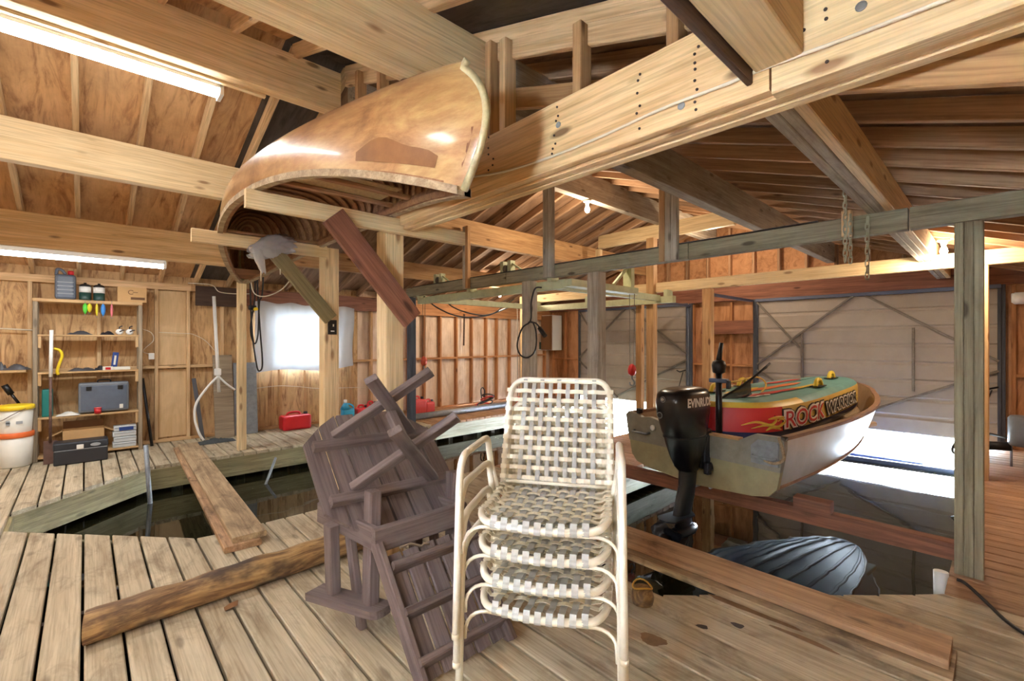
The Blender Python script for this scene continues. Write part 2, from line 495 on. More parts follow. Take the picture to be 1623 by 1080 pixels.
# ---- roof
ceiling = tag(empty('ceiling'), 'open rafters and sheathing of the gable roof', kind='structure')
RD = 0.10
for k in range(-4, 22):
    x = -0.055 + 0.406 * k
    if x > 8.65: break
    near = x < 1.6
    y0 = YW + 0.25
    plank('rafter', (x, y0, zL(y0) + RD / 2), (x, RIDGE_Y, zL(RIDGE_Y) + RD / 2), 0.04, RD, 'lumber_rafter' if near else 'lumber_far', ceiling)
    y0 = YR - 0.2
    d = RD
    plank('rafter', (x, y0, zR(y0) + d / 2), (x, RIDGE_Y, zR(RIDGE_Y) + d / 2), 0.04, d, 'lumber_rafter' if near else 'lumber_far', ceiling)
segs = [(XN, -0.46), (-0.46, 0.75), (0.75, 1.10), (1.10, 1.58), (1.58, 2.80), (2.80, 4.02), (4.02, 5.24), (5.24, 6.46), (6.46, 7.68), (7.68, 8.8)]
for (xa, xb) in segs:
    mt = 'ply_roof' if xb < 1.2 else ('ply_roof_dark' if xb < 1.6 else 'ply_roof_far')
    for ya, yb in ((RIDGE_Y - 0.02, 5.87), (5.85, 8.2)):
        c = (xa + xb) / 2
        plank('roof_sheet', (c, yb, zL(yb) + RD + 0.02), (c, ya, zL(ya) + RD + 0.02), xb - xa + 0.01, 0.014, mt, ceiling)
    d = RD
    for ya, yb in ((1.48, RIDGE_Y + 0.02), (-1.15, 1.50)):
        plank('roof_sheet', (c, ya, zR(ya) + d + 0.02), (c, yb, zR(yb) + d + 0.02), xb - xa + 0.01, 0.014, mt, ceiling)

plank('ridge_cap', (XN, RIDGE_Y, RIDGE_Z + 0.165), (XW + 0.05, RIDGE_Y, RIDGE_Z + 0.165), 0.5, 0.02, 'ply_roof', ceiling)
# ---- shelf wall (left)
wall_left = tag(empty('wall_left'), 'stud wall with plywood behind the shelves', kind='structure')
WX0, WX1, WZ0, WZ1 = 2.12, 3.16, 0.98, 1.92          # window opening
def panel_y(x0, x1, z0, z1, y, mat, parent, th=0.014):
    return plank('wall_panel', ((x0 + x1) / 2, y, z0), ((x0 + x1) / 2, y, z1), th, x1 - x0 + 0.002, mat, parent, up=(1, 0, 0))
for xa, xb, mt in ((XN - 0.06, -0.48, 'ply_wall'), (-0.48, 0.7, 'ply_wall'), (0.7, 1.08, 'ply_wall'), (1.08, WX0, 'ply_wall'), (WX1, 3.6, 'ply_wall'),
                   (3.6, 4.8, 'ply_bay'), (4.8, 6.0, 'ply_bay'), (6.0, 7.2, 'ply_bay'), (7.2, XW + 0.06, 'ply_bay')):
    panel_y(xa, xb, -0.9, 2.35, YW + 0.01, mt, wall_left)
panel_y(WX0, WX1, -0.9, WZ0, YW + 0.01, 'ply_wall', wall_left)
panel_y(WX0, WX1, WZ1, 2.35, YW + 0.01, 'ply_wall', wall_left)
panel_y(0.73, 1.05, 0.06, 1.0, YW - 0.012, 'ply_panel', wall_left)
panel_y(0.73, 1.05, 1.06, 2.09, YW - 0.012, 'ply_panel', wall_left)
studs = [-1.68, -1.09, -0.48, 0.13, 0.71, 1.07, 1.48, 1.88, 2.285, 2.685, 3.07, 3.47, 3.83, 4.24, 4.60, 4.96, 5.34, 5.75, 6.16, 6.57, 6.89, 7.29, 7.70, 8.10, 8.5]
for i, x in enumerate(studs):
    mt = 'lumber_rafter' if x < 2 else ('lumber_mid' if x < 4 else 'lumber_orange')
    if WX0 < x < WX1:
        plank('stud', (x, YW - 0.045, 0.04), (x, YW - 0.045, WZ0), 0.09, 0.04, mt, wall_left, up=(1, 0, 0))
        continue
    plank('stud', (x, YW - 0.045, 0.04), (x, YW - 0.045, 2.10), 0.09, 0.04, mt, wall_left, up=(1, 0, 0))
    if i + 1 < len(studs) and not (WX0 - 0.3 < x < WX1):
        plank('girt', (x + 0.02, YW - 0.045, 1.035), (studs[i + 1] - 0.02, YW - 0.045, 1.035), 0.088, 0.038, mt, wall_left)
for xa, xb, mt in ((XN, 1.1, 'lumber_rafter'), (1.1, 4.6, 'lumber_mid'), (4.6, XW, 'lumber_orange')):
    slab('top_plate', xa, xb, YW - 0.09, YW, 2.10, 2.19, mt, wall_left)
    slab('base_plate', xa, xb, YW - 0.09, YW, 0.0, 0.04, mt, wall_left)
slab('header_board', 1.15, 1.66, YW - 0.135, YW - 0.092, 1.90, 2.18, 'lumber_dark', wall_left)
slab('header_board', 1.665, 4.6, YW - 0.13, YW - 0.092, 1.93, 2.18, 'lumber_red', wall_left)
slab('header_board', 4.605, XW - 0.02, YW - 0.13, YW - 0.092, 1.90, 2.18, 'lumber_orange', wall_left)

# window with two sashes behind a hung sheet
window_1 = tag(empty('window_1', (0, 0, 0)), 'two-sash window in the shelf wall behind the sheet', kind='structure')
for a in ((WX0, WX0 + 0.05, WZ0, WZ1), (WX1 - 0.05, WX1, WZ0, WZ1), (WX0 + 0.05, WX1 - 0.05, WZ0, WZ0 + 0.05), (WX0 + 0.05, WX1 - 0.05, WZ1 - 0.05, WZ1), (WX0 + 0.05, WX1 - 0.05, 1.43, 1.47)):
    slab('window_frame', a[0], a[1], YW - 0.03, YW + 0.03, a[2], a[3], 'lumber_greypost', window_1)
m, nt, N, L, B = new_mat('glass')
B.inputs['Base Color'].default_value = (0.95, 0.98, 1, 1); B.inputs['Roughness'].default_value = 0.0
B.inputs['Transmission Weight'].default_value = 1.0; B.inputs['IOR'].default_value = 1.02; B.inputs['Specular IOR Level'].default_value = 0.2
for za, zb in ((WZ0 + 0.05, 1.43), (1.47, WZ1 - 0.05)):
    mb = MB(); mb.bbox(WX0 + 0.05, WX1 - 0.05, YW + 0.0, YW + 0.004, za, zb); mb.build('pane', 'glass', window_1)

# ---- lake wall (far) with the two door openings
wall_far = tag(empty('wall_far'), 'studded lake-side wall between and above the doors', kind='structure')
D1, D2 = (0.02, 2.96), (4.15, 6.86)
def panel_x(y0, y1, z0, z1, x, mat, parent, th=0.014):
    return plank('wall_panel', (x, (y0 + y1) / 2, z0), (x, (y0 + y1) / 2, z1), y1 - y0 + 0.004, th, mat, parent, up=(1, 0, 0))
for y0, y1 in ((YR, D1[0]), (D1[1], 3.55), (3.55, D2[0]), (D2[1], YW)):
    panel_x(y0, y1, -0.4, 2.12, XW + 0.03, 'ply_far', wall_far)
mb = MB()
mb.add([(XW + 0.02, YR, 2.1), (XW + 0.02, YW, 2.1), (XW + 0.02, YW, zL(YW) + 0.16), (XW + 0.02, RIDGE_Y, RIDGE_Z + 0.15), (XW + 0.02, YR, zR(YR) + 0.16),
        (XW + 0.04, YR, 2.1), (XW + 0.04, YW, 2.1), (XW + 0.04, YW, zL(YW) + 0.16), (XW + 0.04, RIDGE_Y, RIDGE_Z + 0.15), (XW + 0.04, YR, zR(YR) + 0.16)],
       [(0, 4, 3, 2, 1), (5, 6, 7, 8, 9), (0, 1, 6, 5), (1, 2, 7, 6), (2, 3, 8, 7), (3, 4, 9, 8), (4, 0, 5, 9)])
mb.build('gable_panel', 'ply_far', wall_far)
for y in [YR + 0.06, -0.55, -0.10, 3.0, 3.38, 3.75, 4.10, 6.92, 7.35, 7.75]:
    plank('stud', (XW - 0.03, y, 0.04), (XW - 0.03, y, 2.10), 0.04, 0.09, 'lumber_orange', wall_far, up=(1, 0, 0))
for a, b in ((YR + 0.08, -0.57), (-0.53, -0.12), (3.02, 3.36), (3.40, 3.73), (3.77, 4.08), (6.94, 7.33), (7.37, 7.73)):
    slab('girt', XW - 0.07, XW + 0.01, a, b, 0.93, 0.97, 'lumber_orange', wall_far)
y = YR + 0.3
while y < YW - 0.2:
    zt = min(zL(y), zR(y)) if True else 0
    if zt > 2.55: plank('gable_stud', (XW - 0.03, y, 2.42), (XW - 0.03, y, zt), 0.04, 0.09, 'lumber_far', wall_far, up=(1, 0, 0))
    y += 0.406
slab('door_header', XW - 0.12, XW - 0.03, YR, YW - 0.14, 2.12, 2.40, 'lumber_red', wall_far)
slab('corner_brace', XW - 0.14, XW - 0.08, 2.98, 3.9, 1.52, 1.76, 'lumber_red', wall_far)

def lake_door(n, ya, yb, zt, zb, label):
    d = tag(empty('door_%d' % n, (8.60, (ya + yb) / 2, zb)), label, kind='structure')
    w2 = (yb - ya) / 2; H = zt - zb; rows = 8
    for i in range(rows):
        z0, z1 = H * i / rows, H * (i + 1) / rows
        mb = MB()                                        # pressed panel: a shallow rib at the top and bottom of each row
        prof = [(0.0, z0), (-0.014, z0 + 0.02), (-0.014, z1 - 0.05), (0.0, z1 - 0.02), (0.0, z1), (0.02, z1), (0.02, z0)]
        rows_ = [[(x, s * w2, z) for s in (-1, 1)] for x, z in prof + prof[:1]]
        mb.grid(rows_, False)
        mb.build('door_panel', 'door_metal', d)
    mb = MB(); mb.box((0.03, 0, H / 2), (0.008, 2 * w2, H)); mb.build('door_back', 'door_metal', d)
    def br(p, q, wd=0.045):
        plank('brace', (-0.045, p[0], p[1]), (-0.045, q[0], q[1]), 0.03, wd, 'steel_brace', d, up=(1, 0, 0))
    L_, R_ = w2, -w2                                      # +Y is the left side in the photograph
    c = L_ * 0.0
    br((0.08, H - 0.03), (L_ - 0.02, H * 0.45)); br((-0.06, H - 0.03), (R_ + 0.02, H * 0.52))
    br((R_ + 0.02, H * 0.46), (0.25, H * 0.05)); br((L_ - 0.02, H * 0.40), (0.25, H * 0.02))
    br((L_ * 0.52, H * 0.72), (L_ * 0.52, H * 0.3), 0.035); br((R_ * 0.42, H * 0.74), (R_ * 0.42, H * 0.30), 0.035)
    br((L_ - 0.02, H - 0.05), (L_ * 0.55, H * 0.6), 0.03)
    for s in (-1, 1):
        plank('side_rail', (-0.04, s * (w2 - 0.015), 0.0), (-0.04, s * (w2 - 0.015), H), 0.035, 0.03, 'lumber_blue', d, up=(1, 0, 0))
    plank('top_rail', (-0.05, -w2, H - 0.015), (-0.05, w2, H - 0.015), 0.05, 0.05, 'steel_blue', d)
    mb = MB(); mb.tube([(-0.09, R_ + 0.02, H * 0.36), (-0.09, R_ + 0.14, H * 0.34), (-0.09, R_ + 0.2, H * 0.355)], 0.012, 6)
    mb.tube([(-0.07, R_ + 0.08, H * 0.34), (-0.07, R_ + 0.22, H * 0.1)], 0.008, 6)
    mb.build('latch', 'black_metal', d)
    return d
lake_door(1, D1[0] - 0.01, D1[1] - 0.03, 2.112, 0.07, 'ribbed metal lake door beyond the motorboat')
lake_door(2, D2[0] + 0.02, D2[1] - 0.02, 2.112, 0.10, 'ribbed metal lake door of the empty slip')
for n, (a, b) in enumerate((D1, D2)):
    for y in (a - 0.02, b + 0.0):
        slab('door_jamb', XW - 0.12, XW + 0.02, y - 0.03, y + 0.03, -0.6, 2.12, 'lumber_blue', wall_far)

# ---- right and near walls (beside and behind the camera)
wall_right = tag(empty('wall_right'), 'plywood side wall on the right', kind='structure')
for i in range(9):
    xa = XN - 0.06 + i * (XW - XN + 0.12) / 9; xb = xa + (XW - XN + 0.12) / 9
    panel_y(xa, xb, -0.9, 2.3, YR - 0.01, 'ply_far' if xa > 3 else 'ply_wall', wall_right)
wall_near = tag(empty('wall_near'), 'plywood wall behind the viewpoint', kind='structure')
xq = XN - 0.02
DO = (0.10, 0.50, 1.30, 1.62)                        # unseen opening added behind the viewpoint for fill daylight: y0, y1, z0, z1
for poly in ([(YR, -0.9), (DO[0], -0.9), (DO[0], zR(DO[0]) + 0.16), (YR, zR(YR) + 0.16)], [(DO[0], DO[3]), (DO[1], DO[3]), (DO[1], zR(DO[1]) + 0.16), (DO[0], zR(DO[0]) + 0.16)], [(DO[0], -0.9), (DO[1], -0.9), (DO[1], DO[2]), (DO[0], DO[2])],
             [(DO[1], -0.9), (YW, -0.9), (YW, zL(YW) + 0.16), (RIDGE_Y, RIDGE_Z + 0.15), (DO[1], zR(DO[1]) + 0.16)]):
    n = len(poly); mb = MB()
    mb.add([(xq, y, z) for y, z in poly] + [(xq - 0.014, y, z) for y, z in poly], [tuple(range(n)), tuple(range(n, 2 * n))[::-1]] + [((i + 1) % n, i, n + i, n + (i + 1) % n) for i in range(n)])
    mb.build('wall_panel', 'ply_wall', wall_near)
fill_window = tag(empty('fill_window'), 'added open window behind the viewpoint for fill daylight', kind='structure')
for y in (DO[0] - 0.03, DO[1] + 0.03): slab('window_frame', xq, xq + 0.07, y - 0.03, y + 0.03, DO[2] - 0.05, DO[3] + 0.05, 'lumber_mid', fill_window)
for z in (DO[2] - 0.03, DO[3] + 0.03): slab('window_frame', xq, xq + 0.07, DO[0], DO[1], z - 0.025, z + 0.025, 'lumber_mid', fill_window)

# ------------------------------------------------------------------ the timber frame: posts, beams and rails
def timber(name, label, cat, o, group=None):
    o.name = name
    return tag(o, label, cat, group)
def post(x, y, z0, z1, s, mat, label, group=None, s2=None):
    o = plank('timber_post', (x, y, z0), (x, y, z1), s2 or s, s, mat, None, up=(1, 0, 0), ch=0.006)
    return tag(o, label, 'post', group)
def beam(x0, x1, y0, y1, z0, z1, mat, label, group=None, name='timber_beam'):
    o = slab(name, x0, x1, y0, y1, z0, z1, mat)
    return tag(o, label, 'beam', group)

G = 'posts around the boat slips'
post(1.467, 6.66, 0, 2.28, 0.095, 'lumber_new', 'slender pale post on the shelf-side deck below the canoe stern', G)
post(1.475, 3.80, 0, 2.155, 0.12, 'lumber_new', 'pale post carrying the black switch plate', G)
post(1.415, 2.65, 0, 2.085, 0.125, 'lumber_new', 'thick pale post behind the red diagonal brace', G)
t = thing('timber_post', 'grey-green laminated post at the near corner of the motorboat slip', 'post', (3.89, 0.135, 0), group=G)
for i in range(3):
    plank('ply', (0, -0.042 + 0.042 * i, 0), (0, -0.042 + 0.042 * i, 2.105), 0.041, 0.14, 'lumber_grey', t, up=(1, 0, 0))
post(3.89, 2.88, -0.04, 2.105, 0.14, 'lumber_greypost', 'weathered grey post left of the hanging red hook', G)
post(3.89, 3.86, -0.04, 2.105, 0.135, 'lumber_greypost', 'weathered grey post with the black cable loop', G)
post(3.90, 6.59, 0, 2.105, 0.11, 'lumber_blue', 'dark blue-grey post behind the pale post and red brace', G)
post(6.65, 0.155, 0, 2.155, 0.13, 'lumber_new', 'lit yellow post just behind the grey-green laminated post', G)
post(6.65, 2.93, 0, 2.155, 0.125, 'lumber_mid', 'brown post left of the motorboat tiller, under the far rail', G)
post(6.58, 3.80, 0, 3.02, 0.125, 'lumber_mid', 'tall brown post reaching up past the far rail to the tie beam', G)
post(6.65, 4.05, 0, 2.155, 0.10, 'lumber_mid', 'brown post directly left of the tall post, beside the red hook', G)
post(6.65, 6.78, 0, 2.155, 0.11, 'lumber_new', 'pale narrow post at the end of the bright stud wall', G)
post(6.62, 4.85, 2.305, 3.00, 0.09, 'lumber_new', 'short lit post standing on the far rail under the tie beam', G)

G = 'long roof beams running towards the lake'
def long_beam(y0, y1, z0, z1, mat1, mat2, la, lb, zb=None):
    beam(XN, 1.50, y0, y1, z0, z1, mat1, la, G)
    beam(1.60, XW - 0.13, y0, y1, zb or z0, z1, mat2, lb, G)
long_beam(6.45, 6.55, 2.31, zL(6.5), 'lumber_beam', 'lumber_mid', 'lowest roof beam above the shelves, a strip light under it', 'lowest far roof beam beside the bright stud wall', 2.40)
long_beam(5.08, 5.18, 2.76, zL(5.13), 'lumber_new', 'lumber_mid', 'pale middle roof beam between the two strip lights', 'middle far roof beam seen below the big cross beam')
long_beam(3.62, 3.72, 3.22, RIDGE_Z, 'lumber_beam', 'lumber_greypost', 'ridge beam beside the upper strip light', 'far ridge beam with a bare bulb under it')
long_beam(1.79, 1.89, 2.62, zR(1.84) - 0.01, 'lumber_new', 'lumber_greypost', 'pale roof beam running in above the canoe bow', 'far roof beam ending at the double hanger post')
beam(XN, 1.39, 0.36, 0.48, 2.16, zR(0.42) - 0.01, 'lumber_new', 'pale beam meeting the big cross beam at top right', G)
t = thing('timber_beam', 'triple far beam resting on the grey rail beside the chains', 'beam', (1.60, 0.545, 2.24), group=G)
for i, dz in enumerate((0.0, -0.02, 0.0)):
    plank('ply', (0, -0.048 + 0.048 * i, 0.105 + dz / 2), (XW - 0.15 - 1.6, -0.048 + 0.048 * i, 0.105 + dz / 2), 0.046, 0.20 + dz, ('lumber_new', 'lumber_greypost', 'lumber_greypost')[i], t)
o = slab('gusset_board', 0.6, 1.39, 0.485, 0.503, 2.13, 2.44, 'lumber_dark'); tag(o, 'dark board nailed to the side of the pale top right beam', 'board')
o = slab('ledger_strip', XN, 1.08, 1.895, 1.935, 2.62, 2.66, 'lumber_new'); tag(o, 'thin strip along the foot of the beam over the canoe', 'strip')
o = slab('ledger_strip', XN, 0.98, 3.725, 3.765, 3.205, 3.235, 'lumber_new'); tag(o, 'thin strip along the foot of the ridge beam', 'strip')

def washers(obj, pts, y):
    inv = obj.matrix_local.inverted()
    for (u, v) in pts:
        p = P(u, v, Y=y)
        mb = MB(); mb.lathe([(0.016, 0), (0.016, 0.003), (0.010, 0.007), (0.004, 0.008)], 12, mtx=M.Translation(inv @ p) @ (inv.to_3x3() @ M.Rotation(math.pi / 2, 3, 'X')).to_4x4())
        mb.build('washer', 'washer', obj)
for o in [o for o in COL.objects if o.name.startswith('timber_beam') and o.type == 'MESH']:
    lb = o['label']
    if lb.startswith('ridge beam'): washers(o, ((222, 40), (348, 97), (433, 100), (523, 138), (400, 60)), 3.62)
    elif lb.startswith('pale middle'): washers(o, ((200, 244), (338, 301), (70, 240)), 5.08)
    elif lb.startswith('lowest roof beam'): washers(o, ((22, 378), (182, 374), (246, 392)), 6.45)
    elif lb.startswith('pale roof beam running'): washers(o, ((571, 53), (729, 86), (640, 20)), 1.79)
# the big laminated cross beam over the deck
t = thing('cross_beam', 'big laminated cross beam carrying a white cable over the deck', 'beam', (1.40, 0, 2.09))
slabz = (0.0, 0.285)
def ply(x0, x1, y0, y1, z0, z1, mat='lumber_beam'):
    return slab('ply', x0, x1, y0, y1, z0, z1, mat, t)
ply(0.0, 0.046, 0.445, 2.50, 0.012, 0.283); ply(0.002, 0.048, YR + 0.02, 0.440, 0.0, 0.288, 'lumber_new')
ply(0.050, 0.093, YR + 0.02, 2.58, 0.004, 0.28); ply(0.097, 0.140, YR + 0.02, 2.62, 0.0, 0.285, 'lumber_new')
def bolts(pts, r, mat, nm, parent):
    for (yy, zz) in pts:
        mb = MB(); mb.lathe([(r, 0), (r, 0.002), (r * 0.8, 0.004)], 12, mtx=M.Rotation(-math.pi / 2, 4, 'Y'))
        mb.build(nm, mat, parent, loc=(0.0, yy, zz))
pts = []
for (u, v) in ((885, 198), (1080, 168), (1365, 10)):
    p = P(u, v, X=1.40); pts.append((p.y, p.z - 2.09))
bolts(pts, 0.0125, 'washer', 'washer', t)
nails = []
for (u, vs) in ((778, (218, 235, 245, 252, 262, 270)), (880, (170, 184, 192, 215, 228, 236, 244)), (1010, (118, 128, 148, 168, 180, 204)), (1104, (74, 86, 100, 110, 128, 142, 162, 174)), (1270, (20, 48)), (1310, (15, 30, 98))):
    for v in vs:
        p = P(u + random.uniform(-5, 5), v, X=1.40)
        if 2.10 < p.z < 2.37: nails.append((p.y, p.z - 2.09))
bolts(nails, 0.0045, 'nail', 'nail_head', t)
mb = MB(); mb.tube(smooth_path([P(u, v, X=1.393) for u, v in ((752, 280), (800, 272), (870, 250), (940, 222), (985, 202), (1030, 181), (1075, 162), (1140, 138), (1220, 105), (1330, 65), (1430, 27), (1520, -8), (1640, -55))], 4), 0.0055, 6)
o = mb.build('white_cable', 'white_cable'); tag(o, 'white electric cable stapled along the big cross beam', 'cable')

# cripple studs and gable rafter standing on the cross beam
cw = tag(empty('trim_2'), 'open stud infill between the cross beam and the roof', kind='structure')
for y, mt in ((2.44, 'lumber_rafter'), (1.95, 'lumber_mid'), (1.77, 'lumber_mid'), (1.66, 'lumber_rafter'), (1.20, 'lumber_mid'), (0.78, 'lumber_mid'), (2.95, 'lumber_mid'), (3.3, 'lumber_mid')):
    z0 = 2.375 if y < 2.6 else 2.45
    plank('stud', (1.52, y, z0), (1.52, y, zR(y)), 0.045, 0.075, mt, cw, up=(1, 0, 0))
plank('gable_rafter', (1.545, -0.9, zR(-0.9) - 0.03), (1.545, 3.6, zR(3.6) - 0.03), 0.03, 0.09, 'lumber_rafter', cw)
plank('gable_rafter', (1.63, -0.9, zR(-0.9) - 0.24), (1.63, 3.1, zR(3.1) - 0.24), 0.035, 0.10, 'lumber_mid', cw)
plank('tie_board', (1.52, 2.5, 2.44), (1.52, 3.6, 2.44), 0.04, 0.10, 'lumber_mid', cw)

# near lift rail across both slips, with its hangers
t = thing('lift_rail', 'long weathered grey rail across the slips on grey posts', 'beam', (3.86, 0, 2.107))
for a, b, mt in ((YR, 0.40, 'lumber_grey'), (0.41, 1.85, 'lumber_grey'), (1.86, 4.2, 'lumber_grey'), (4.21, 6.62, 'lumber_grey')):
    slab('rail_length', -0.04, 0.04, a, b, 0.0, 0.138, mt, t)
mb = MB(); mb.bbox(-0.05, 0.05, 0.9, 6.4, 0.139, 0.147); mb.build('rubber_strip', 'black_plastic', t)
G = 'hanger posts between the roof beams and the grey rail'
def hanger(y, z1, label, mats, wdt=0.062):
    t = thing('hanger_post', label, 'post', (3.79, y, 2.107), group=G)
    for i, mt in enumerate(mats):
        off = (i - (len(mats) - 1) / 2) * wdt
        plank('ply', (0, off, 0.0), (0, off, z1 - 2.107), wdt - 0.003, 0.05, mt, t, up=(1, 0, 0))
hanger(2.02, 2.93, 'double grey-brown hanger post left of the loose chains', ('lumber_greypost', 'lumber_greypost', 'lumber_mid'), 0.058)
hanger(3.46, 3.21, 'single grey hanger post under the far ridge beam', ('lumber_greypost', 'lumber_greypost'), 0.072)
hanger(4.97, 2.95, 'brown hanger post nearest the red brace', ('lumber_mid', 'lumber_greypost'), 0.06)
hanger(0.72, 2.28, 'short pale block joining the grey rail beside the chain', ('lumber_rafter',), 0.06)

beam(6.60, 6.68, YR, 6.84, 2.16, 2.31, 'lumber_new', 'far timber rail lit yellow, crossing in front of both lake doors', name='lift_rail')
beam(6.60, 6.68, 2.55, 4.85, 3.02, 3.24, 'lumber_new', 'yellow tie beam high under the ridge between two bare bulbs', name='tie_beam')

# canoe rack: two bars and their braces
o = slab('rack_bar', 0.58, 1.93, 2.545, 2.583, 2.062, 2.155, 'lumber_new'); tag(o, 'front rack bar under the canoe, reaching past the thick post', 'rack bar', 'canoe rack bars')
o = slab('rack_bar', 0.52, 1.42, 3.695, 3.735, 2.066, 2.155, 'lumber_new'); tag(o, 'rear rack bar under the canoe, fixed to the switch post', 'rack bar', 'canoe rack bars')
o = plank('rack_brace', (1.00, 2.525, 2.09), (1.50, 2.525, 1.53), 0.14, 0.036, 'lumber_red', up=(0, 1, 0)); tag(o, 'dark red diagonal brace nailed to the thick post', 'brace')
o = plank('rack_brace', (0.995, 3.672, 2.09), (1.44, 3.672, 1.57), 0.11, 0.036, 'lumber_olive', up=(0, 1, 0)); tag(o, 'olive green diagonal brace from the bagged end to the switch post', 'brace')
# ------------------------------------------------------------------ lamps
emit('tube_glow', (0.93, 0.97, 1.0), TUBE_LIGHT)
emit('bulb_glow', WARM, 60.0)
paint('enamel', (240, 240, 236), 0.4)
G = 'fluorescent strip lights'
def strip_light(x0, x1, y, z, label, face):
    t = thing('strip_light', label, 'light', ((x0 + x1) / 2, y, z), group=G)
    w2 = (x1 - x0) / 2
    mb = MB(); mb.chamfer_box((0, 0, 0.03), (2 * w2, 0.13, 0.05), 0.012); mb.build('housing', 'enamel', t)
    mb = MB(); n = 8
    prof = [(0.058 * math.cos(a), -0.032 * math.sin(a)) for a in [math.pi * i / n for i in range(n + 1)]]
    mb.grid([[(s * (w2 - 0.02), yy, zz) for yy, zz in prof] for s in (-1, 1)])
    mb.build('diffuser', 'tube_glow', t)
    for s in (-1, 1):
        mb = MB(); mb.box((s * (w2 - 0.012), 0, 0.0), (0.024, 0.13, 0.07)); mb.build('end_cap', 'enamel', t)
strip_light(-1.72, 0.72, 3.83, 3.175, 'strip light along the ridge beam at the top left', 0)
strip_light(-1.70, 0.66, 6.40, 2.235, 'strip light above the shelves under the lowest beam', 0)
strip_light(-1.70, -0.20, 1.72, 2.56, 'added fill strip light overhead behind the viewpoint', 0)  # out of view, added to brighten the near deck
strip_light(-1.70, -0.25, 0.10, 2.20, 'added fill strip light beside the viewpoint near the right wall', 0)  # second unseen strip, added as fill from the camera side
G = 'bare warm bulbs'
def bulb(x, y, z, label, power=1.0):
    t = thing('bare_bulb', label, 'bulb', (x, y, z), group=G)
    mb = MB(); mb.lathe([(0.05, 0.115), (0.055, 0.10), (0.03, 0.09), (0.022, 0.06)], 14); mb.build('lamp_holder', 'enamel', t)
    mb = MB(); mb.lathe([(0.004, -0.045), (0.022, -0.035), (0.032, -0.008), (0.028, 0.02), (0.016, 0.045), (0.014, 0.06)], 14); mb.build('glass_bulb', 'bulb_glow', t)
    l = bpy.data.lights.new('bulb_light', 'POINT'); l.energy = BULB_W * power; l.color = WARM; l.shadow_soft_size = 0.05
    lo = bpy.data.objects.new('bulb_light', l); COL.objects.link(lo); lo.parent = t; lo.location = (0, 0, -0.1)
bulb(4.76, 3.67, 3.10, 'bare bulb under the far ridge beam')
bulb(7.35, 3.15, 2.93, 'bare bulb just beyond the yellow tie beam', 0.8)
bulb(6.30, 0.40, 2.30, 'bare bulb beside the grey-green laminated post', 1.0)
bulb(5.75, 6.50, 2.27, 'bare bulb above the bright stud wall', 0.9)
# ------------------------------------------------------------------ canoe, upside down on the rack
def canoe_mat():
    m, nt, N, L, B = new_mat('canoe_varnish')
    n1 = noise(N, L, coords(N, L, (2.2, 1.2, 3.0), False), 1.6, 6, 0.68, 0.6)
    col = ramp(N, L, n1, [(0.30, lin(134, 88, 52)), (0.46, lin(186, 140, 92)), (0.60, lin(206, 170, 114)), (0.72, lin(220, 196, 142))])
    n2 = noise(N, L, coords(N, L, (14, 3, 20), False), 1.2, 5, 0.7)
    col = mix(N, L, 0.5, col, ramp(N, L, n2, [(0.38, (0.60, 0.52, 0.42)), (0.58, (1, 1, 1))]), 'MULTIPLY')
    L.new(col, B.inputs['Base Color']); B.inputs['Roughness'].default_value = 0.32
    B.inputs['Coat Weight'].default_value = 0.6; B.inputs['Coat Roughness'].default_value = 0.12
    bump(N, L, B, n2, 0.12, 0.004)
canoe_mat()
wood('canoe_plank', (150, 96, 56), (112, 66, 36), var=0.1, knots=0)
wood('canoe_rib', (176, 120, 74), (138, 88, 50), var=0.15, knots=0)
wood('canoe_rail', (190, 164, 124), (146, 118, 82), var=0.05, knots=0, stain=0.5, staincol=(110, 92, 70))
paint('canoe_stem', (206, 196, 150), 0.5, 0.0, 0.35, 20)
paint('cane', (188, 160, 116), 0.7, 0.0, 0.3, 60)
paint('patch_brown', (146, 96, 50), 0.4, 0.0, 0.3, 8)
CL, CB = 1.69, 0.385
def canoe_pt(s, th, inset=0.0):
    """s -1 (stern) .. 1 (bow, towards the viewer); th -90 .. 90 degrees from one gunwale over the keel to the other."""
    a = abs(s)
    b = (CB - inset) * max(0.0, 1 - a ** 2.3) ** 0.80 * (1 - 0.10 * a) + 0.004
    zg = -0.255 * a ** 2.4
    zk = 0.29 - 0.085 * a ** 8 - inset
    c, sn = math.cos(math.radians(th)), math.sin(math.radians(th))
    full = 0.52 + 0.5 * a ** 2
    x = b * math.copysign(abs(sn) ** full, sn)
    wz = abs(c) ** (0.62 + 0.2 * a)
    z = zg + (zk - zg) * wz
    x *= 1 + 0.07 * math.sin(math.pi * min(1, wz * 1.1)) * (1 - a ** 2)
    bulge = 0.14 * math.sin(math.pi * min(1.0, wz * 0.92 + 0.02)) - 0.05 * wz ** 4
    y = -(s * CL + math.copysign(a ** 5 * bulge, s))
    return V((x, y, z))
canoe = thing('canoe', 'varnished wooden canoe lying upside down on the rack bars', 'canoe', (1.02, 3.01, 2.190), (0, 0, math.radians(-1.0)))
S = [math.sin(math.pi / 2 * (i / 24 - 1) ) for i in range(0, 25)]
S = S + [-x for x in S[-2::-1]]
TH = [-90 + 180 * j / 28 for j in range(29)]
mb = MB(); mb.grid([[canoe_pt(s, t) for t in TH] for s in S]); hull = mb.build('hull', 'canoe_varnish', canoe)
mb = MB(); mb.grid([[canoe_pt(s * 0.985, t, 0.012) for t in TH[::-1]] for s in S]); mb.build('planking', 'canoe_plank', canoe)
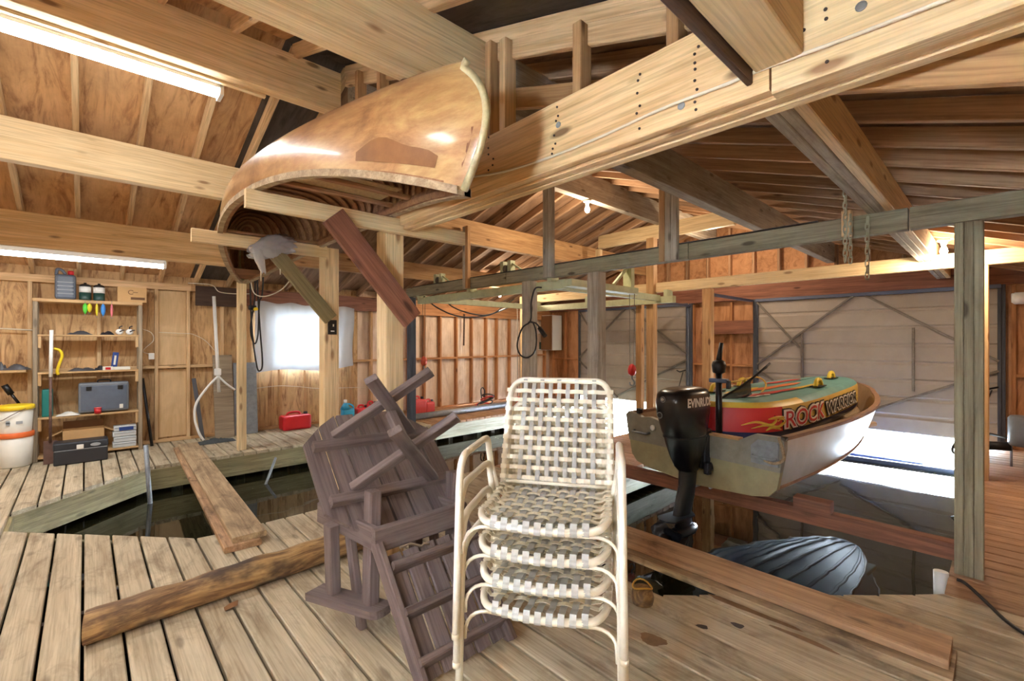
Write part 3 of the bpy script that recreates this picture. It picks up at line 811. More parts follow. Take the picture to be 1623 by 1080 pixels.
for sg in (-1, 1):
    outer = [canoe_pt(s, 90 * sg) + V((0.010 * sg, 0, -0.004)) for s in S]
    mb = MB()
    rows = []
    for p in outer:
        rows.append([p + V((dx, 0, dz)) for dx, dz in ((-0.018, -0.014), (0.014, -0.014), (0.014, 0.016), (-0.018, 0.016))])
    mb.grid(rows, False, True); mb.build('gunwale', 'canoe_rail', canoe)
    mb = MB()
    rows = [[canoe_pt(s * 0.97, 90 * sg, 0.018) + V((dx, 0, dz)) for dx, dz in ((-0.01, -0.01), (0.01, -0.01), (0.01, 0.02), (-0.01, 0.02))] for s in S]
    mb.grid(rows, False, True); mb.build('inner_rail', 'canoe_rib', canoe)
for sgn in (-1, 1):                                     # stem bands
    pts = [canoe_pt(sgn, t) + V((0, -0.004 * sgn, 0)) for t in TH[:15]]
    mb = MB(); mb.tube(pts, 0.014, 6); mb.build('stem_band', 'canoe_stem', canoe)
for i in range(31):
    s = -0.90 + 1.8 * i / 30
    mb = MB(); rows = []
    for t in [-86 + 172 * j / 20 for j in range(21)]:
        rows.append([canoe_pt(s + ds, t, 0.019 + dd) for ds, dd in ((-0.013, 0.0), (-0.013, 0.008), (0.013, 0.008), (0.013, 0.0))])
    mb.grid(rows, False); mb.build('rib', 'canoe_rib', canoe)
for s in (-0.42, 0.12):
    a, b = canoe_pt(s, -90, 0.03), canoe_pt(s, 90, 0.03)
    plank('thwart', a + V((0, 0, 0.012)), b + V((0, 0, 0.012)), 0.06, 0.02, 'canoe_rib', canoe)
for s0, s1 in ((0.30, 0.46), (-0.66, -0.54)):
    seat = empty('seat', (0, 0, 0), None, canoe)
    for s in (s0, s1):
        a, b = canoe_pt(s, -90, 0.03), canoe_pt(s, 90, 0.03)
        plank('seat_bar', a + V((0, 0, 0.035)), b + V((0, 0, 0.035)), 0.035, 0.022, 'canoe_rib', seat)
    ya, yb = canoe_pt(s0, 0).y, canoe_pt(s1, 0).y
    wd = abs(canoe_pt(s1 if s1 > 0 else s0, 90, 0.08).x)
    mb = MB(); mb.bbox(-wd, wd, min(ya, yb), max(ya, yb), 0.033, 0.037); mb.build('cane_panel', 'cane', seat)
for sgn in (-1, 1):
    mb = MB(); ss = [0.86, 0.90, 0.94, 0.975]
    mb.grid([[canoe_pt(s * sgn, -90, 0.01) + V((0, 0, 0.005)), canoe_pt(s * sgn, 90, 0.01) + V((0, 0, 0.005))] for s in ss], False)
    mb.build('end_deck', 'canoe_plank', canoe)
# worn brown patch on the bow, a skin following the hull
mb = MB(); rows = []
for i in range(11):
    row = []; f = i / 10
    wdt = math.sin(math.pi * (0.06 + 0.88 * f)) * (0.75 + 0.25 * math.sin(7 * f))
    for j in range(7):
        th = -86.5 + (2.0 + 9.5 * wdt) * (j / 6)
        row.append(canoe_pt(0.74 + 0.20 * f, th) + V((-0.003, 0, 0.0)))
    rows.append(row)
mb.grid(rows); mb.build('worn_patch', 'patch_brown', canoe)

# ------------------------------------------------------------------ stack of four strap chairs
paint('chair_frame', (250, 245, 224), 0.35, 0.0, 0.06, 5)
paint('strap_cream', (248, 241, 216), 0.42, 0.0, 0.12, 9)
paint('strap_grey', (192, 194, 186), 0.45, 0.0, 0.18, 30)
HW = 0.238                                               # half width of seat and back frame
def seat_pt(a, b):
    """a: -1..1 across, b: 0 rear .. 1 front lip"""
    return V((a * HW, -0.20 + 0.44 * b, 0.405 + 0.012 * b - 0.018 * math.sin(math.pi * min(1, b)) + 0.004 * a * a))
def back_pt(a, b):
    """b: 0 bottom .. 1 top"""
    return V((a * HW * (1.0 - 0.10 * (1 - b) * 0 ), -0.205 - 0.15 * b - 0.02 * b * b, 0.415 + 0.455 * b))
def ribbon(pts, wdir, wd, th=0.0022):
    mb = MB(); rows = []
    for i, p in enumerate(pts):
        d = (pts[min(i + 1, len(pts) - 1)] - pts[max(i - 1, 0)]).normalized()
        w_ = (V(wdir) - d * V(wdir).dot(d)).normalized(); n = d.cross(w_)
        rows.append([p + w_ * (sa * wd / 2) + n * (sb * th / 2) for sa, sb in ((-1, -1), (1, -1), (1, 1), (-1, 1))])
    mb.grid(rows, False, True)
    return mb
def make_chair():
    t = thing('strap_chair', '', 'chair')
    for s in (-1, 1):
        pts = [(0.293 * s, 0.272, 0.0), (0.290 * s, 0.262, 0.25), (0.287 * s, 0.252, 0.52)]
        pts += [V((0.285 * s, 0.25 - 0.075 * (1 - math.cos(a)), 0.565 + 0.075 * math.sin(a))) for a in [math.pi / 2 * i / 5 for i in range(1, 6)]]
        pts += [V((0.281 * s, 0.08, 0.644)), V((0.279 * s, -0.03, 0.646))]
        pts += [V((0.277 * s, -0.05 - 0.055 * math.sin(a), 0.591 + 0.055 * math.cos(a))) for a in [math.pi / 2 * i / 4 for i in range(1, 5)]]
        pts += [V((0.270 * s, -0.125, 0.50)), V((0.258 * s, -0.15, 0.43)), V((0.255 * s, -0.155, 0.40))]
        mb = MB(); mb.tube(pts, 0.0138, 10); mb.build('arm_frame', 'chair_frame', t)
        mb = MB(); mb.lathe([(0.0150, 0.0), (0.0150, 0.02)], 10, c=(0.293 * s, 0.272, -0.004)); mb.build('foot_cap', 'strap_cream', t)
        mb = MB(); mb.tube([(0.27 * s, -0.14, 0.40), (0.28 * s, -0.22, 0.22), (0.29 * s, -0.27, 0.0)], 0.0125, 8); mb.build('rear_leg', 'chair_frame', t)
    # seat hoop with a bowed front
    pts = [seat_pt(-1, 0)] + [seat_pt(-1, b) for b in (0.25, 0.5, 0.7)]
    pts += [V((-HW + 0.07 * (1 - math.cos(a)), seat_pt(0, 0.70).y + 0.115 * math.sin(a), 0.413 - 0.012 * math.sin(a))) for a in [math.pi / 2 * i / 6 for i in range(1, 6)]]
    pts += [V((x, 0.222 + 0.028 * (1 - (x / 0.17) ** 2), 0.400)) for x in (-0.15, -0.10, -0.05, 0, 0.05, 0.10, 0.15)]
    pts += [V((-p.x, p.y, p.z)) for p in pts[8:3:-1]] + [seat_pt(1, b) for b in (0.7, 0.5, 0.25, 0)]
    mb = MB(); mb.tube(pts, 0.0142, 10); mb.build('seat_frame', 'chair_frame', t)
    pts = [back_pt(-1, b) for b in (0, 0.3, 0.6, 0.82)]
    top = back_pt(0, 1)
    pts += [V((-HW + 0.065 * (1 - math.cos(a)), back_pt(0, 0.82 + 0.18 * math.sin(a)).y, back_pt(0, 0.82).z + 0.082 * math.sin(a))) for a in [math.pi / 2 * i / 6 for i in range(1, 7)]]
    pts += [V((-p.x, p.y, p.z)) for p in pts[::-1]]
    mb = MB(); mb.tube(pts, 0.0142, 10); mb.build('back_frame', 'chair_frame', t)
    mb = MB(); mb.tube([back_pt(-1, 0.02), back_pt(1, 0.02)], 0.008, 8); mb.build('cross_rod', 'chair_frame', t)
    # thin bent brace under the seat, ends running down the front legs
    pts = [V((-0.276, 0.245, 0.29)), V((-0.274, 0.245, 0.33))]
    pts += [V((-0.20 - 0.074 * math.cos(a), 0.235 - 0.02 * math.sin(a), 0.33 + 0.052 * math.sin(a))) for a in [math.pi / 2 * i / 5 for i in range(1, 6)]]
    pts += [V((0, 0.225, 0.378))] + [V((-p.x, p.y, p.z)) for p in pts[::-1]]
    mb = MB(); mb.tube(pts, 0.0065, 8); mb.build('front_brace', 'chair_frame', t)
    nv = 9
    for i in range(nv):                                   # grey straps up the back
        a = -0.69 + 1.38 * i / (nv - 1)
        pts = []
        for j in range(45):
            b = j / 44
            lim = 1.0
            p = back_pt(a, b * lim)
            ph = (b - 0.06) / 0.83 * 9 * math.pi + math.pi / 2 + (math.pi if i % 2 else 0)
            n = V((0, 0.95, 0.33))
            pts.append(p + n * (0.0045 * math.sin(ph)) + (n * 0.013 if b > 0.985 else V()))
        ribbon(pts, (1, 0, 0), 0.0195).build('back_strap', 'strap_grey', t)
    for k in range(10):                                   # cream straps across the back
        b = 0.06 + 0.83 * k / 9
        pts = []
        for j in range(41):
            a = -1.06 + 2.12 * j / 40
            i_ = (a + 0.69) / 1.38 * (nv - 1)
            ph = i_ * math.pi + (k % 2) * math.pi + math.pi / 2 + math.pi / 2
            n = V((0, 0.95, 0.33))
            inn = abs(a) < 0.95
            off = -0.0045 * math.cos(i_ * math.pi + (math.pi if k % 2 else 0)) if inn else 0.0135
            pts.append(back_pt(a, b) + n * off)
        ribbon(pts, (0, -0.3, 0.95), 0.0190).build('back_strap', 'strap_cream', t)
    for i in range(nv):                                   # straps front to back over the seat lip
        a = -0.69 + 1.38 * i / (nv - 1)
        front = 0.222 + 0.028 * (1 - (a * HW / 0.17) ** 2)
        pts = []
        for j in range(33):
            b = j / 32
            y = -0.20 + (front + 0.20) * b
            q = seat_pt(a, b); q.y = y
            q.z += 0.0115 * b ** 6 + 0.004 * math.cos((b - 0.06) / 0.70 * 7 * math.pi + (math.pi if i % 2 else 0)) * (1 - b ** 8)
            pts.append(q)
        for g in (30, 60, 90, 120, 150, 180, 210):        # wrap round the front tube
            r = math.radians(g)
            pts.append(V((a * HW, front + 0.0158 * math.sin(r), 0.400 + 0.0158 * math.cos(r))))
        ribbon(pts, (1, 0, 0), 0.024).build('seat_strap', 'strap_grey' if True else '', t)
    for k in range(8):
        b = 0.06 + 0.70 * k / 7
        pts = []
        for j in range(37):
            a = -1.05 + 2.10 * j / 36
            i_ = (a + 0.69) / 1.38 * (nv - 1)
            off = -0.004 * math.cos(i_ * math.pi + (math.pi if k % 2 else 0)) if abs(a) < 0.93 else 0.0135
            pts.append(seat_pt(a, b) + V((0, 0, off)))
        ribbon(pts, (0, 1, 0), 0.022).build('seat_strap', 'strap_cream', t)
    return t
def copy_tree(o, parent=None):
    c = o.copy(); COL.objects.link(c)
    if parent: c.parent = parent
    for ch in list(o.children): copy_tree(ch, c)
    return c
fl, fr = V((0.979, 1.337, 0)), V((1.303, 0.856, 0))      # front feet line of the top chair
ax = (fl - fr); mid = (fl + fr) / 2                       # chair's own left is the picture's right
ang = math.atan2((fr - fl).y, (fr - fl).x) + math.pi      # local +X points to the picture's left, +Y towards the viewer
yd = V((-math.sin(ang), math.cos(ang), 0))
base = mid - yd * 0.262
proto = make_chair()
labs = ['strap chair at the bottom of the stack, feet on the deck', 'second strap chair from the bottom of the stack', 'third strap chair from the bottom of the stack', 'cream strap chair on top of the stack, its woven back in full view']
G = 'stacked cream strap chairs'
for i in range(4):
    c = proto if i == 0 else copy_tree(proto)
    tag(c, labs[i], 'chair', G)
    k = 3 - i
    c.location = base - yd * (0.012 * k) + V((0, 0, 0.111 * i + 0.004))
    c.rotation_euler = (0, 0, ang + (0.0 if i == 3 else (-0.02, 0.012, -0.01)[i]))

# ------------------------------------------------------------------ upside-down brown chair
bch = thing('patio_chair', 'brown slatted wooden chair turned upside down on the deck', 'chair', (0, 0, 0))
bp = lambda nm, p, q, wd, ht, up=(0, 0, 1): plank(nm, p, q, wd, ht, 'brown_paint', bch, up, 0.006)
XA, XB = 0.955, 1.42
for x in (XA, XB):
    a0, a1 = V((x - 0.11, 2.36, 0.135)), V((x + 0.035, 1.90, 0.175))
    mb = MB()
    d = (a1 - a0).normalized(); sd = V((0, 0, 1)).cross(d).normalized()
    Ln = (a1 - a0).length; pl = [(0, -0.055), (Ln - 0.04, -0.055), (Ln - 0.01, -0.04), (Ln, -0.01), (Ln, 0.03), (Ln - 0.02, 0.055), (0, 0.055)]
    mb.prism(pl, -0.018, 0.018)
    o = mb.build('armrest', 'brown_paint', bch)
    mt = M((d, sd, d.cross(sd))).transposed().to_4x4(); mt.translation = a0; o.matrix_local = mt
    bp('leg', (x + 0.012, 2.00, 0.185), (x + 0.04, 2.03, 0.69), 0.075, 0.055, (1, 0, 0))
    bp('leg', (x - 0.065, 2.24, 0.17), (x - 0.075, 2.24, 0.50), 0.08, 0.05, (1, 0, 0))
    bp('seat_rail', (x + 0.01, 1.93, 0.50), (x - 0.06, 2.42, 0.51), 0.035, 0.105)
    bp('prop', (x + 0.03, 2.13, 0.0), (x + 0.00, 2.20, 0.46), 0.06, 0.035, (1, 0, 0))
    bp('back_rail', (x - 0.005, 1.90, 0.49), (x + 0.03, 1.56, 0.005), 0.075, 0.032, (0, 1, 0.6))
bp('apron', (XA - 0.02, 1.905, 0.508), (XB + 0.02, 1.905, 0.508), 0.04, 0.11)
bp('apron', (XA - 0.06, 2.40, 0.50), (XB - 0.06, 2.40, 0.50), 0.04, 0.10)
bk = lambda f: V((0, 1.90 - 0.34 * f, 0.49 - 0.485 * f))
nrm = V((0, -0.485, 0.34)).normalized()                   # out of the back, towards the viewer
for f, hh in ((0.20, 0.07), (0.52, 0.075), (0.84, 0.07)):
    p = bk(f) + nrm * 0.022
    bp('back_batten', (XA + 0.02, p.y, p.z), (XB + 0.02, p.y, p.z), 0.03, hh, (0, -0.575, 0.82))
for i in range(5):
    x = XA + 0.058 + 0.089 * i
    p, q = bk(0.10) - nrm * 0.012, bk(0.96) - nrm * 0.012
    bp('back_slat', (x, p.y, p.z), (x + 0.03, q.y, q.z), 0.077, 0.02, tuple(nrm))
for i in range(5):
    y = 1.99 + 0.09 * i
    bp('seat_slat', (XA, y, 0.452), (XB - 0.01, y, 0.452), 0.078, 0.02)
mb = MB(); mb.tube([P(634, 868, Y=1.86), P(650, 862, Y=1.87), P(668, 866, Y=1.86), P(672, 862, Y=1.86), P(680, 862, Y=1.86)], 0.006, 6); mb.build('bracket', 'shelf_grey', bch)

# octagonal table leaning upside down on it, legs in the air
cw3 = lambda r, u, f: RGT * r + V((0, 0, u)) + FWD * f
e1, e2 = cw3(0.7389, -0.0206, 0.6735).normalized(), cw3(0.4998, -0.6535, -0.5684)
e2 = -(e2 - e1 * e2.dot(e1)).normalized(); e3 = e1.cross(e2)   # e2 runs up the picture
ctr = V((0, 0, CAM_H)) + cw3(-0.634, -0.6177, 2.2687) * 1.09
tab = thing('octagonal_table', 'brown octagonal slatted table tipped over, crossed legs in the air', 'table')
mt = M((e1, e2, e3)).transposed().to_4x4(); mt.translation = ctr
tab.matrix_world = mt @ M.Scale(1.09, 4)
R8, CUT = 0.345, 0.165
nsl = 7
for i in range(nsl):
    x0 = -R8 + 2 * R8 * i / nsl + 0.006; x1 = -R8 + 2 * R8 * (i + 1) / nsl - 0.006
    lim = lambda x: min(R8, R8 + (R8 - CUT) - abs(x))
    poly = [(-lim(x0), -x0), (lim(x0), -x0), (lim(x1), -x1), (-lim(x1), -x1)]
    mid_pts = []
    for kx in (-CUT, CUT):
        pass
    mb = MB(); mb.prism(poly, -0.02, 0.0)
    o = mb.build('table_slat', 'brown_paint', tab); o.rotation_euler = (0, 0, math.pi / 2)
if e3.z < 0: print('table normal flipped')
for y in (-0.15, 0.15):
    plank('batten', (-0.31, y, 0.02), (0.31, y, 0.02), 0.045, 0.04, 'brown_paint', tab)
HT = 0.454
for y in (-0.15, 0.15):                                   # one crossed pair on each batten
    plank('leg', (-0.20, y + 0.040, 0.03), (0.165, y + 0.040, HT), 0.034, 0.058, 'brown_paint', tab, up=(0, 0, 1))
    plank('leg', (0.20, y + 0.003, 0.03), (-0.165, y + 0.003, HT), 0.034, 0.058, 'brown_paint', tab, up=(0, 0, 1))
plank('stretcher', (0.0, -0.13, 0.235), (0.0, 0.13, 0.235), 0.045, 0.04, 'brown_paint', tab)

# ------------------------------------------------------------------ log and walkway planks
m, nt, N, L, B = new_mat('log_wood')
n1 = noise(N, L, coords(N, L, (1.6, 9, 9), False), 1.3, 6, 0.7, 0.8)
col = ramp(N, L, n1, [(0.30, lin(52, 40, 30)), (0.43, lin(116, 86, 56)), (0.55, lin(172, 138, 90)), (0.70, lin(196, 166, 118))])
n2 = noise(N, L, coords(N, L, (3.2, 5, 5), False), 1.0, 4, 0.6)
col = mix(N, L, ramp(N, L, n2, [(0.52, (0, 0, 0)), (0.66, (0.85, 0.85, 0.85))]), col, lin(58, 44, 36))
L.new(col, B.inputs['Base Color']); B.inputs['Roughness'].default_value = 0.6; bump(N, L, B, n1, 0.5, 0.008)
paint('log_end', (104, 74, 50), 0.8, 0.0, 0.4, 25)
log = thing('peeled_log', 'peeled weathered log lying across the deck boards', 'log', (0.0, 0, 0))
p, q = V((0.0, 2.88, 0.075)), V((1.62, 2.94, 0.084))
rows = []
for i in range(40):
    f = i / 39; c = p.lerp(q, f); r = 0.073 + 0.011 * f + 0.002 * math.sin(f * 19) + 0.002 * math.sin(f * 43 + 1)
    c = c + V((0, 0.003 * math.sin(f * 9), r - (0.073 + 0.011 * f)))
    rows.append([c + V((0.012 * math.cos(2 * math.pi * j / 20) * (i == 0), math.cos(2 * math.pi * j / 20) * r * (1 + 0.012 * math.sin(3 * j + 7 * f)), math.sin(2 * math.pi * j / 20) * r)) for j in range(20)])
mb = MB(); mb.grid(rows, True, True); mb.build('log_body', 'log_wood', log)
mb = MB(); mb.add(rows[0], [tuple(range(20))]); mb.add(rows[-1], [tuple(range(20))[::-1]]); 
o = mb.build('log_cut', 'log_end', log)
G = 'loose walkway planks'
def walk(p, q, wd, th, mat, label):
    o = plank('walkway_plank', p, q, wd, th, mat, None, ch=0.006); tag(o, label, 'plank', G)
walk((0.775, 3.47, 0.02), (0.93, 7.18, 0.02), 0.22, 0.04, 'plank_red', 'lower plank of the pair bridging the empty slip')
walk((0.822, 3.50, 0.061), (0.965, 7.14, 0.061), 0.205, 0.04, 'plank_old', 'upper stained plank of the pair bridging the empty slip')
walk((2.665, 0.135, 0.02), (2.665, 3.05, 0.02), 0.27, 0.04, 'plank_old', 'lower plank of the pair across the motorboat slip corner')
walk((2.71, 0.15, 0.061), (2.71, 3.0, 0.061), 0.235, 0.04, 'plank_red', 'upper oil-stained plank of the pair across the motorboat slip corner')

# old stains soaked into the deck
paint('oil_brown', (140, 106, 68), 0.6, 0.0, 0.35, 14); paint('tar_black', (58, 46, 40), 0.7, 0.0, 0.4, 30)
def stain(c, a, b, rot, mat, seed):
    rnd = random.Random(seed); n = 26; pts = []
    for i in range(n):
        t = 2 * math.pi * i / n; k = 0.85 + 0.10 * math.sin(3 * t + seed) + rnd.uniform(-0.07, 0.07)
        x, y = a * k * math.cos(t), b * k * math.sin(t)
        pts.append((c.x + x * math.cos(rot) - y * math.sin(rot), c.y + x * math.sin(rot) + y * math.cos(rot)))
    mb = MB(); mb.add([(x, y, 0.0012) for x, y in pts], [tuple(range(n))]); mb.build('oil_stain', mat, floor)
stain(P(1190, 968, Z=0), 0.035, 0.26, 0.03, 'oil_brown', 1); stain(P(1275, 1014, Z=0), 0.02, 0.17, 0.0, 'oil_brown', 2)
stain(P(1113, 994, Z=0), 0.020, 0.032, 0.4, 'tar_black', 3); stain(P(1169, 992, Z=0), 0.024, 0.034, 0.1, 'tar_black', 4)
stain(P(1035, 1015, Z=0), 0.05, 0.07, 0.3, 'oil_brown', 5)
# ------------------------------------------------------------------ motorboat on its lift
m, nt, N, L, B = new_mat('aluminium')
n1 = noise(N, L, coords(N, L, (5, 5, 5), False), 1.0, 5, 0.65)
L.new(ramp(N, L, n1, [(0.35, lin(150, 152, 150)), (0.65, lin(206, 210, 212))]), B.inputs['Base Color'])
B.inputs['Metallic'].default_value = 0.8; B.inputs['Roughness'].default_value = 0.25
paint('hull_glare', (226, 232, 238), 0.25, 0.25, 0.1, 5)  # aluminium sides made pale: reflected outside glare is put into the colour
paint('hull_blue', (212, 226, 244), 0.4, 0.0, 0.1, 4)
paint('hull_olive', (168, 160, 124), 0.5, 0.0, 0.2, 7)
paint('transom_grey', (150, 148, 136), 0.45, 0.2, 0.25, 9)
paint('liner_tan', (186, 160, 128), 0.6, 0.0, 0.2, 6)
paint('rim_brown', (150, 116, 92), 0.5, 0.0, 0.25, 10)
wood('lift_rust', (156, 92, 62), (112, 62, 42), var=0.1, knots=0.3, stain=0.4, staincol=(70, 46, 38))
boat = thing('motorboat', 'small aluminium motorboat lifted out of the water on a cross beam', 'boat', (3.84, 1.80, 0.0), (0, 0, math.radians(-8.5)))
BL = 3.38
def sec(t):
    g = 0.735 * (1 - t ** 3.4) ** 0.72; c = 0.665 * max(0, 1 - t ** 2.6) ** 0.8
    return (g, 0.685 + 0.02 * t + 0.05 * t * t + 0.10 * t ** 5, c, 0.30 + 0.05 * t + 0.22 * t ** 3, 0.155 + 0.02 * t + 0.40 * t ** 4.5)
TS = [i / 22 for i in range(22)] + [0.975, 0.992, 1.0]
def hull_rows(parts, ins=0.0):
    rows = []
    for t in TS:
        g, zg, c, zc, zk = sec(t); x = t * BL - (0.02 * ins if t > 0.9 else 0) + 0.04 * (t > 0.9)
        g, c = max(0, g - ins), max(0, c - ins)
        if parts == 'side': rows.append([(x, c + (g - c) * f ** 0.8, zc + ins * 0.3 + (zg - zc) * f) for f in (0, .33, .66, 1)])
        elif parts == 'bottom': rows.append([(x, c * f, zk + ins + (zc - zk) * abs(f) ** 1.3) for f in (-1, -.66, -.33, 0, .33, .66, 1)])
    return rows
mb = MB(); r = hull_rows('side'); mb.grid([row[::-1] for row in r]); mb.build('hull_side', 'hull_glare', boat)
mb = MB(); mb.grid([[(x, -y, z) for x, y, z in row] for row in r]); mb.build('hull_side', 'hull_glare', boat)
mb = MB(); mb.grid(hull_rows('bottom')); mb.build('hull_bottom', 'hull_blue', boat)
for f in (-0.85, -0.62, -0.40, -0.2, 0.0, 0.2, 0.40, 0.62, 0.85):
    pts = [(t * BL + 0.04 * (t > 0.9), sec(t)[2] * f, sec(t)[4] + (sec(t)[3] - sec(t)[4]) * abs(f) ** 1.3 - 0.004) for t in TS[:-1]]
    mb = MB(); mb.tube(pts, 0.014, 6); mb.build('strake', 'hull_blue', boat)
r = hull_rows('side', 0.03)
mb = MB(); mb.grid(r); mb.build('inner_side', 'liner_tan', boat)
mb = MB(); mb.grid([[(x, -y, z) for x, y, z in row][::-1] for row in r]); mb.build('inner_side', 'liner_tan', boat)
mb = MB(); mb.grid([row[::-1] for row in hull_rows('bottom', 0.03)]); mb.build('inner_floor', 'liner_tan', boat)
for s in (-1, 1):
    rows = []
    for t in TS:
        g, zg = sec(t)[:2]; x = t * BL + 0.05 * (t > 0.9)
        rows.append([(x, s * (g + dy), zg + dz) for dy, dz in ((-0.035, -0.012), (0.012, -0.012), (0.012, 0.014), (-0.035, 0.014))])
    mb = MB(); mb.grid(rows, False, True); mb.build('gunwale', 'rim_brown', boat)
for s in (-1, 1):
    pts = [(t * BL, s * (sec(t)[2] + 0.004), sec(t)[3]) for t in TS[:-2]]
    mb = MB(); mb.tube(pts, 0.012, 5); mb.build('chine_strip', 'rim_brown', boat)
def plate(pl, x0, x1, name, mat, parent):
    mb = MB(); n = len(pl)
    mb.add([(x0, y, z) for y, z in pl] + [(x1, y, z) for y, z in pl], [tuple(range(n)), tuple(range(n, 2 * n))[::-1]] + [((i + 1) % n, i, n + i, n + (i + 1) % n) for i in range(n)])
    return mb.build(name, mat, parent)
up = [(-0.735, 0.60), (-0.735, 0.665), (-0.70, 0.69), (-0.52, 0.685), (-0.40, 0.62), (0.28, 0.61), (0.38, 0.665), (0.46, 0.68), (0.56, 0.665), (0.62, 0.69), (0.72, 0.70), (0.75, 0.67), (0.735, 0.56), (0.705, 0.43), (-0.705, 0.43)]
plate(up, -0.03, 0.02, 'transom', 'transom_grey', boat)
lo = [(-0.705, 0.43), (0.705, 0.43), (0.68, 0.30), (0.62, 0.235), (0.50, 0.205), (0.0, 0.165), (-0.50, 0.205), (-0.62, 0.235), (-0.68, 0.30)]
plate(lo, -0.022, 0.02, 'transom_lower', 'hull_olive', boat)
plank('transom_cap', (-0.005, -0.40, 0.625), (-0.005, 0.28, 0.617), 0.07, 0.02, 'liner_tan' if False else 'lumber_mid', boat)
plate([(-0.70, 0.47), (-0.70, 0.65), (-0.55, 0.65), (-0.50, 0.60), (-0.50, 0.47)], -0.045, -0.03, 'corner_plate', 'galvanised', boat)
for y in (-0.60, 0.55):
    mb = MB(); mb.tube([(-0.03, y - 0.09, 0.53), (-0.075, y - 0.08, 0.525), (-0.075, y + 0.08, 0.525), (-0.03, y + 0.09, 0.53)], 0.011, 7); mb.build('handle', 'galvanised', boat)
mb = MB(); mb.lathe([(0.028, 0), (0.028, 0.012), (0.014, 0.016)], 14, mtx=M.Translation((-0.03, 0.42, 0.585)) @ M.Rotation(-math.pi / 2, 4, 'Y')); mb.build('drain_plug', 'white_plastic', boat)
for x in (0.75, 2.55):
    w2 = sec(x / BL)[0] - 0.06
    mb = MB(); mb.chamfer_box((x, 0, 0.47), (0.30, 2 * w2, 0.05), 0.015); mb.build('bench', 'liner_tan', boat)
mb = MB(); mb.tube(smooth_path([(-0.035, -0.70, 0.69), (-0.06, -0.735, 0.62), (-0.05, -0.74, 0.54), (-0.06, -0.68, 0.50), (-0.04, -0.60, 0.505)], 5), 0.011, 6); mb.build('rope', 'canoe_rail', boat)
mb = MB(); mb.chamfer_box((0.02, 0.62, 0.715), (0.05, 0.045, 0.05), 0.01); mb.build('cleat', 'black_plastic', boat)

o = slab('lift_beam', 4.02, 4.11, 0.09, 2.94, 0.003, 0.115, 'lift_rust'); tag(o, 'rust-brown lift beam under the boat stern, ends on the deck', 'beam')
o = slab('lift_block', 3.99, 4.10, 0.86, 1.10, 0.117, 0.20, 'lift_rust'); tag(o, 'short brown block on the lift beam beside the hull', 'block')
paint('boom_blue', (44, 62, 104), 0.5)
G = 'dark blue floating boom under the lake door'
for (xa, ya, xb, yb, r_, lb) in ((8.30, 0.12, 8.05, 2.4, 0.045, 'long dark floating boom on the water under the lake door'), (8.52, 0.75, 8.35, 2.3, 0.038, 'short dark floating boom behind the long one')):
    mb = MB(); mb.tube([(xa, ya, 0), (xa * .5 + xb * .5, (ya + yb) / 2, 0), (xb, yb, 0)], r_, 10)
    o = mb.build('floating_boom', 'boom_blue', loc=(0, 0, WZ + 0.01)); tag(o, lb, 'boom', G)
mb = MB(); mb.tube([(3.72, 0.245, -0.30), (3.74, 0.25, 0.02)], 0.035, 12); o = mb.build('dock_bumper', 'white_plastic'); tag(o, 'white tube bumper at the foot of the grey-green laminated post', 'bumper')

# ------------------------------------------------------------------ outboard motor
m, nt, N, L, B = new_mat('cowl_black')
B.inputs['Base Color'].default_value = lin(22, 24, 32); B.inputs['Roughness'].default_value = 0.28; B.inputs['Coat Weight'].default_value = 0.4
paint('leg_black', (26, 30, 40), 0.3, 0.2)
paint('letter_white', (240, 240, 240), 0.5)
paint('badge_grey', (150, 156, 164), 0.4, 0.3)
out = thing('outboard_motor', 'black outboard motor clamped to the boat transom', 'outboard motor', (3.60, 1.79, 0), (0, 0, math.radians(-8.5)))
def loft(secs, n=28, e=3.0):
    rows = []
    for z, cx_, a, b in secs:
        row = []
        for j in range(n):
            th = 2 * math.pi * j / n; c, s = math.cos(th), math.sin(th)
            row.append((cx_ + a * math.copysign(abs(c) ** (2 / e), c), b * math.copysign(abs(s) ** (2 / e), s), z))
        rows.append(row)
    mb = MB(); mb.grid(rows, True, True)
    mb.add(rows[0], [tuple(range(n))[::-1]]); mb.add(rows[-1], [tuple(range(n))])
    return mb
COWL = [(0.62, 0.02, 0.185, 0.125), (0.66, 0.015, 0.20, 0.135), (0.80, 0.0, 0.235, 0.152), (0.90, -0.005, 0.243, 0.155), (0.965, 0.0, 0.235, 0.148), (0.995, 0.01, 0.21, 0.132), (1.012, 0.02, 0.16, 0.10), (1.016, 0.02, 0.08, 0.05)]
loft(COWL).build('cowl', 'cowl_black', out)
loft([(0.325, 0.06, 0.085, 0.062), (0.36, 0.05, 0.11, 0.08), (0.46, 0.035, 0.145, 0.10), (0.56, 0.025, 0.175, 0.118), (0.615, 0.02, 0.186, 0.126)]).build('lower_cowl', 'cowl_black', out)
loft([(0.612, 0.02, 0.192, 0.131), (0.625, 0.02, 0.192, 0.131)]).build('cowl_seam', 'leg_black', out)
loft([(-0.02, -0.02, 0.10, 0.045), (0.10, 0.02, 0.10, 0.048), (0.20, 0.05, 0.085, 0.052), (0.33, 0.06, 0.085, 0.06)], e=2.4).build('mid_section', 'leg_black', out)
mb = MB(); mb.prism([(-0.27, -0.03), (-0.22, -0.085), (0.05, -0.075), (0.11, 0), (0.05, 0.075), (-0.22, 0.085), (-0.27, 0.03)], -0.035, -0.022); mb.build('vent_plate', 'leg_black', out)
loft([(-0.17, 0.0, 0.12, 0.035), (-0.09, 0.0, 0.105, 0.03), (-0.03, -0.01, 0.10, 0.038)], e=2.2).build('strut', 'leg_black', out)
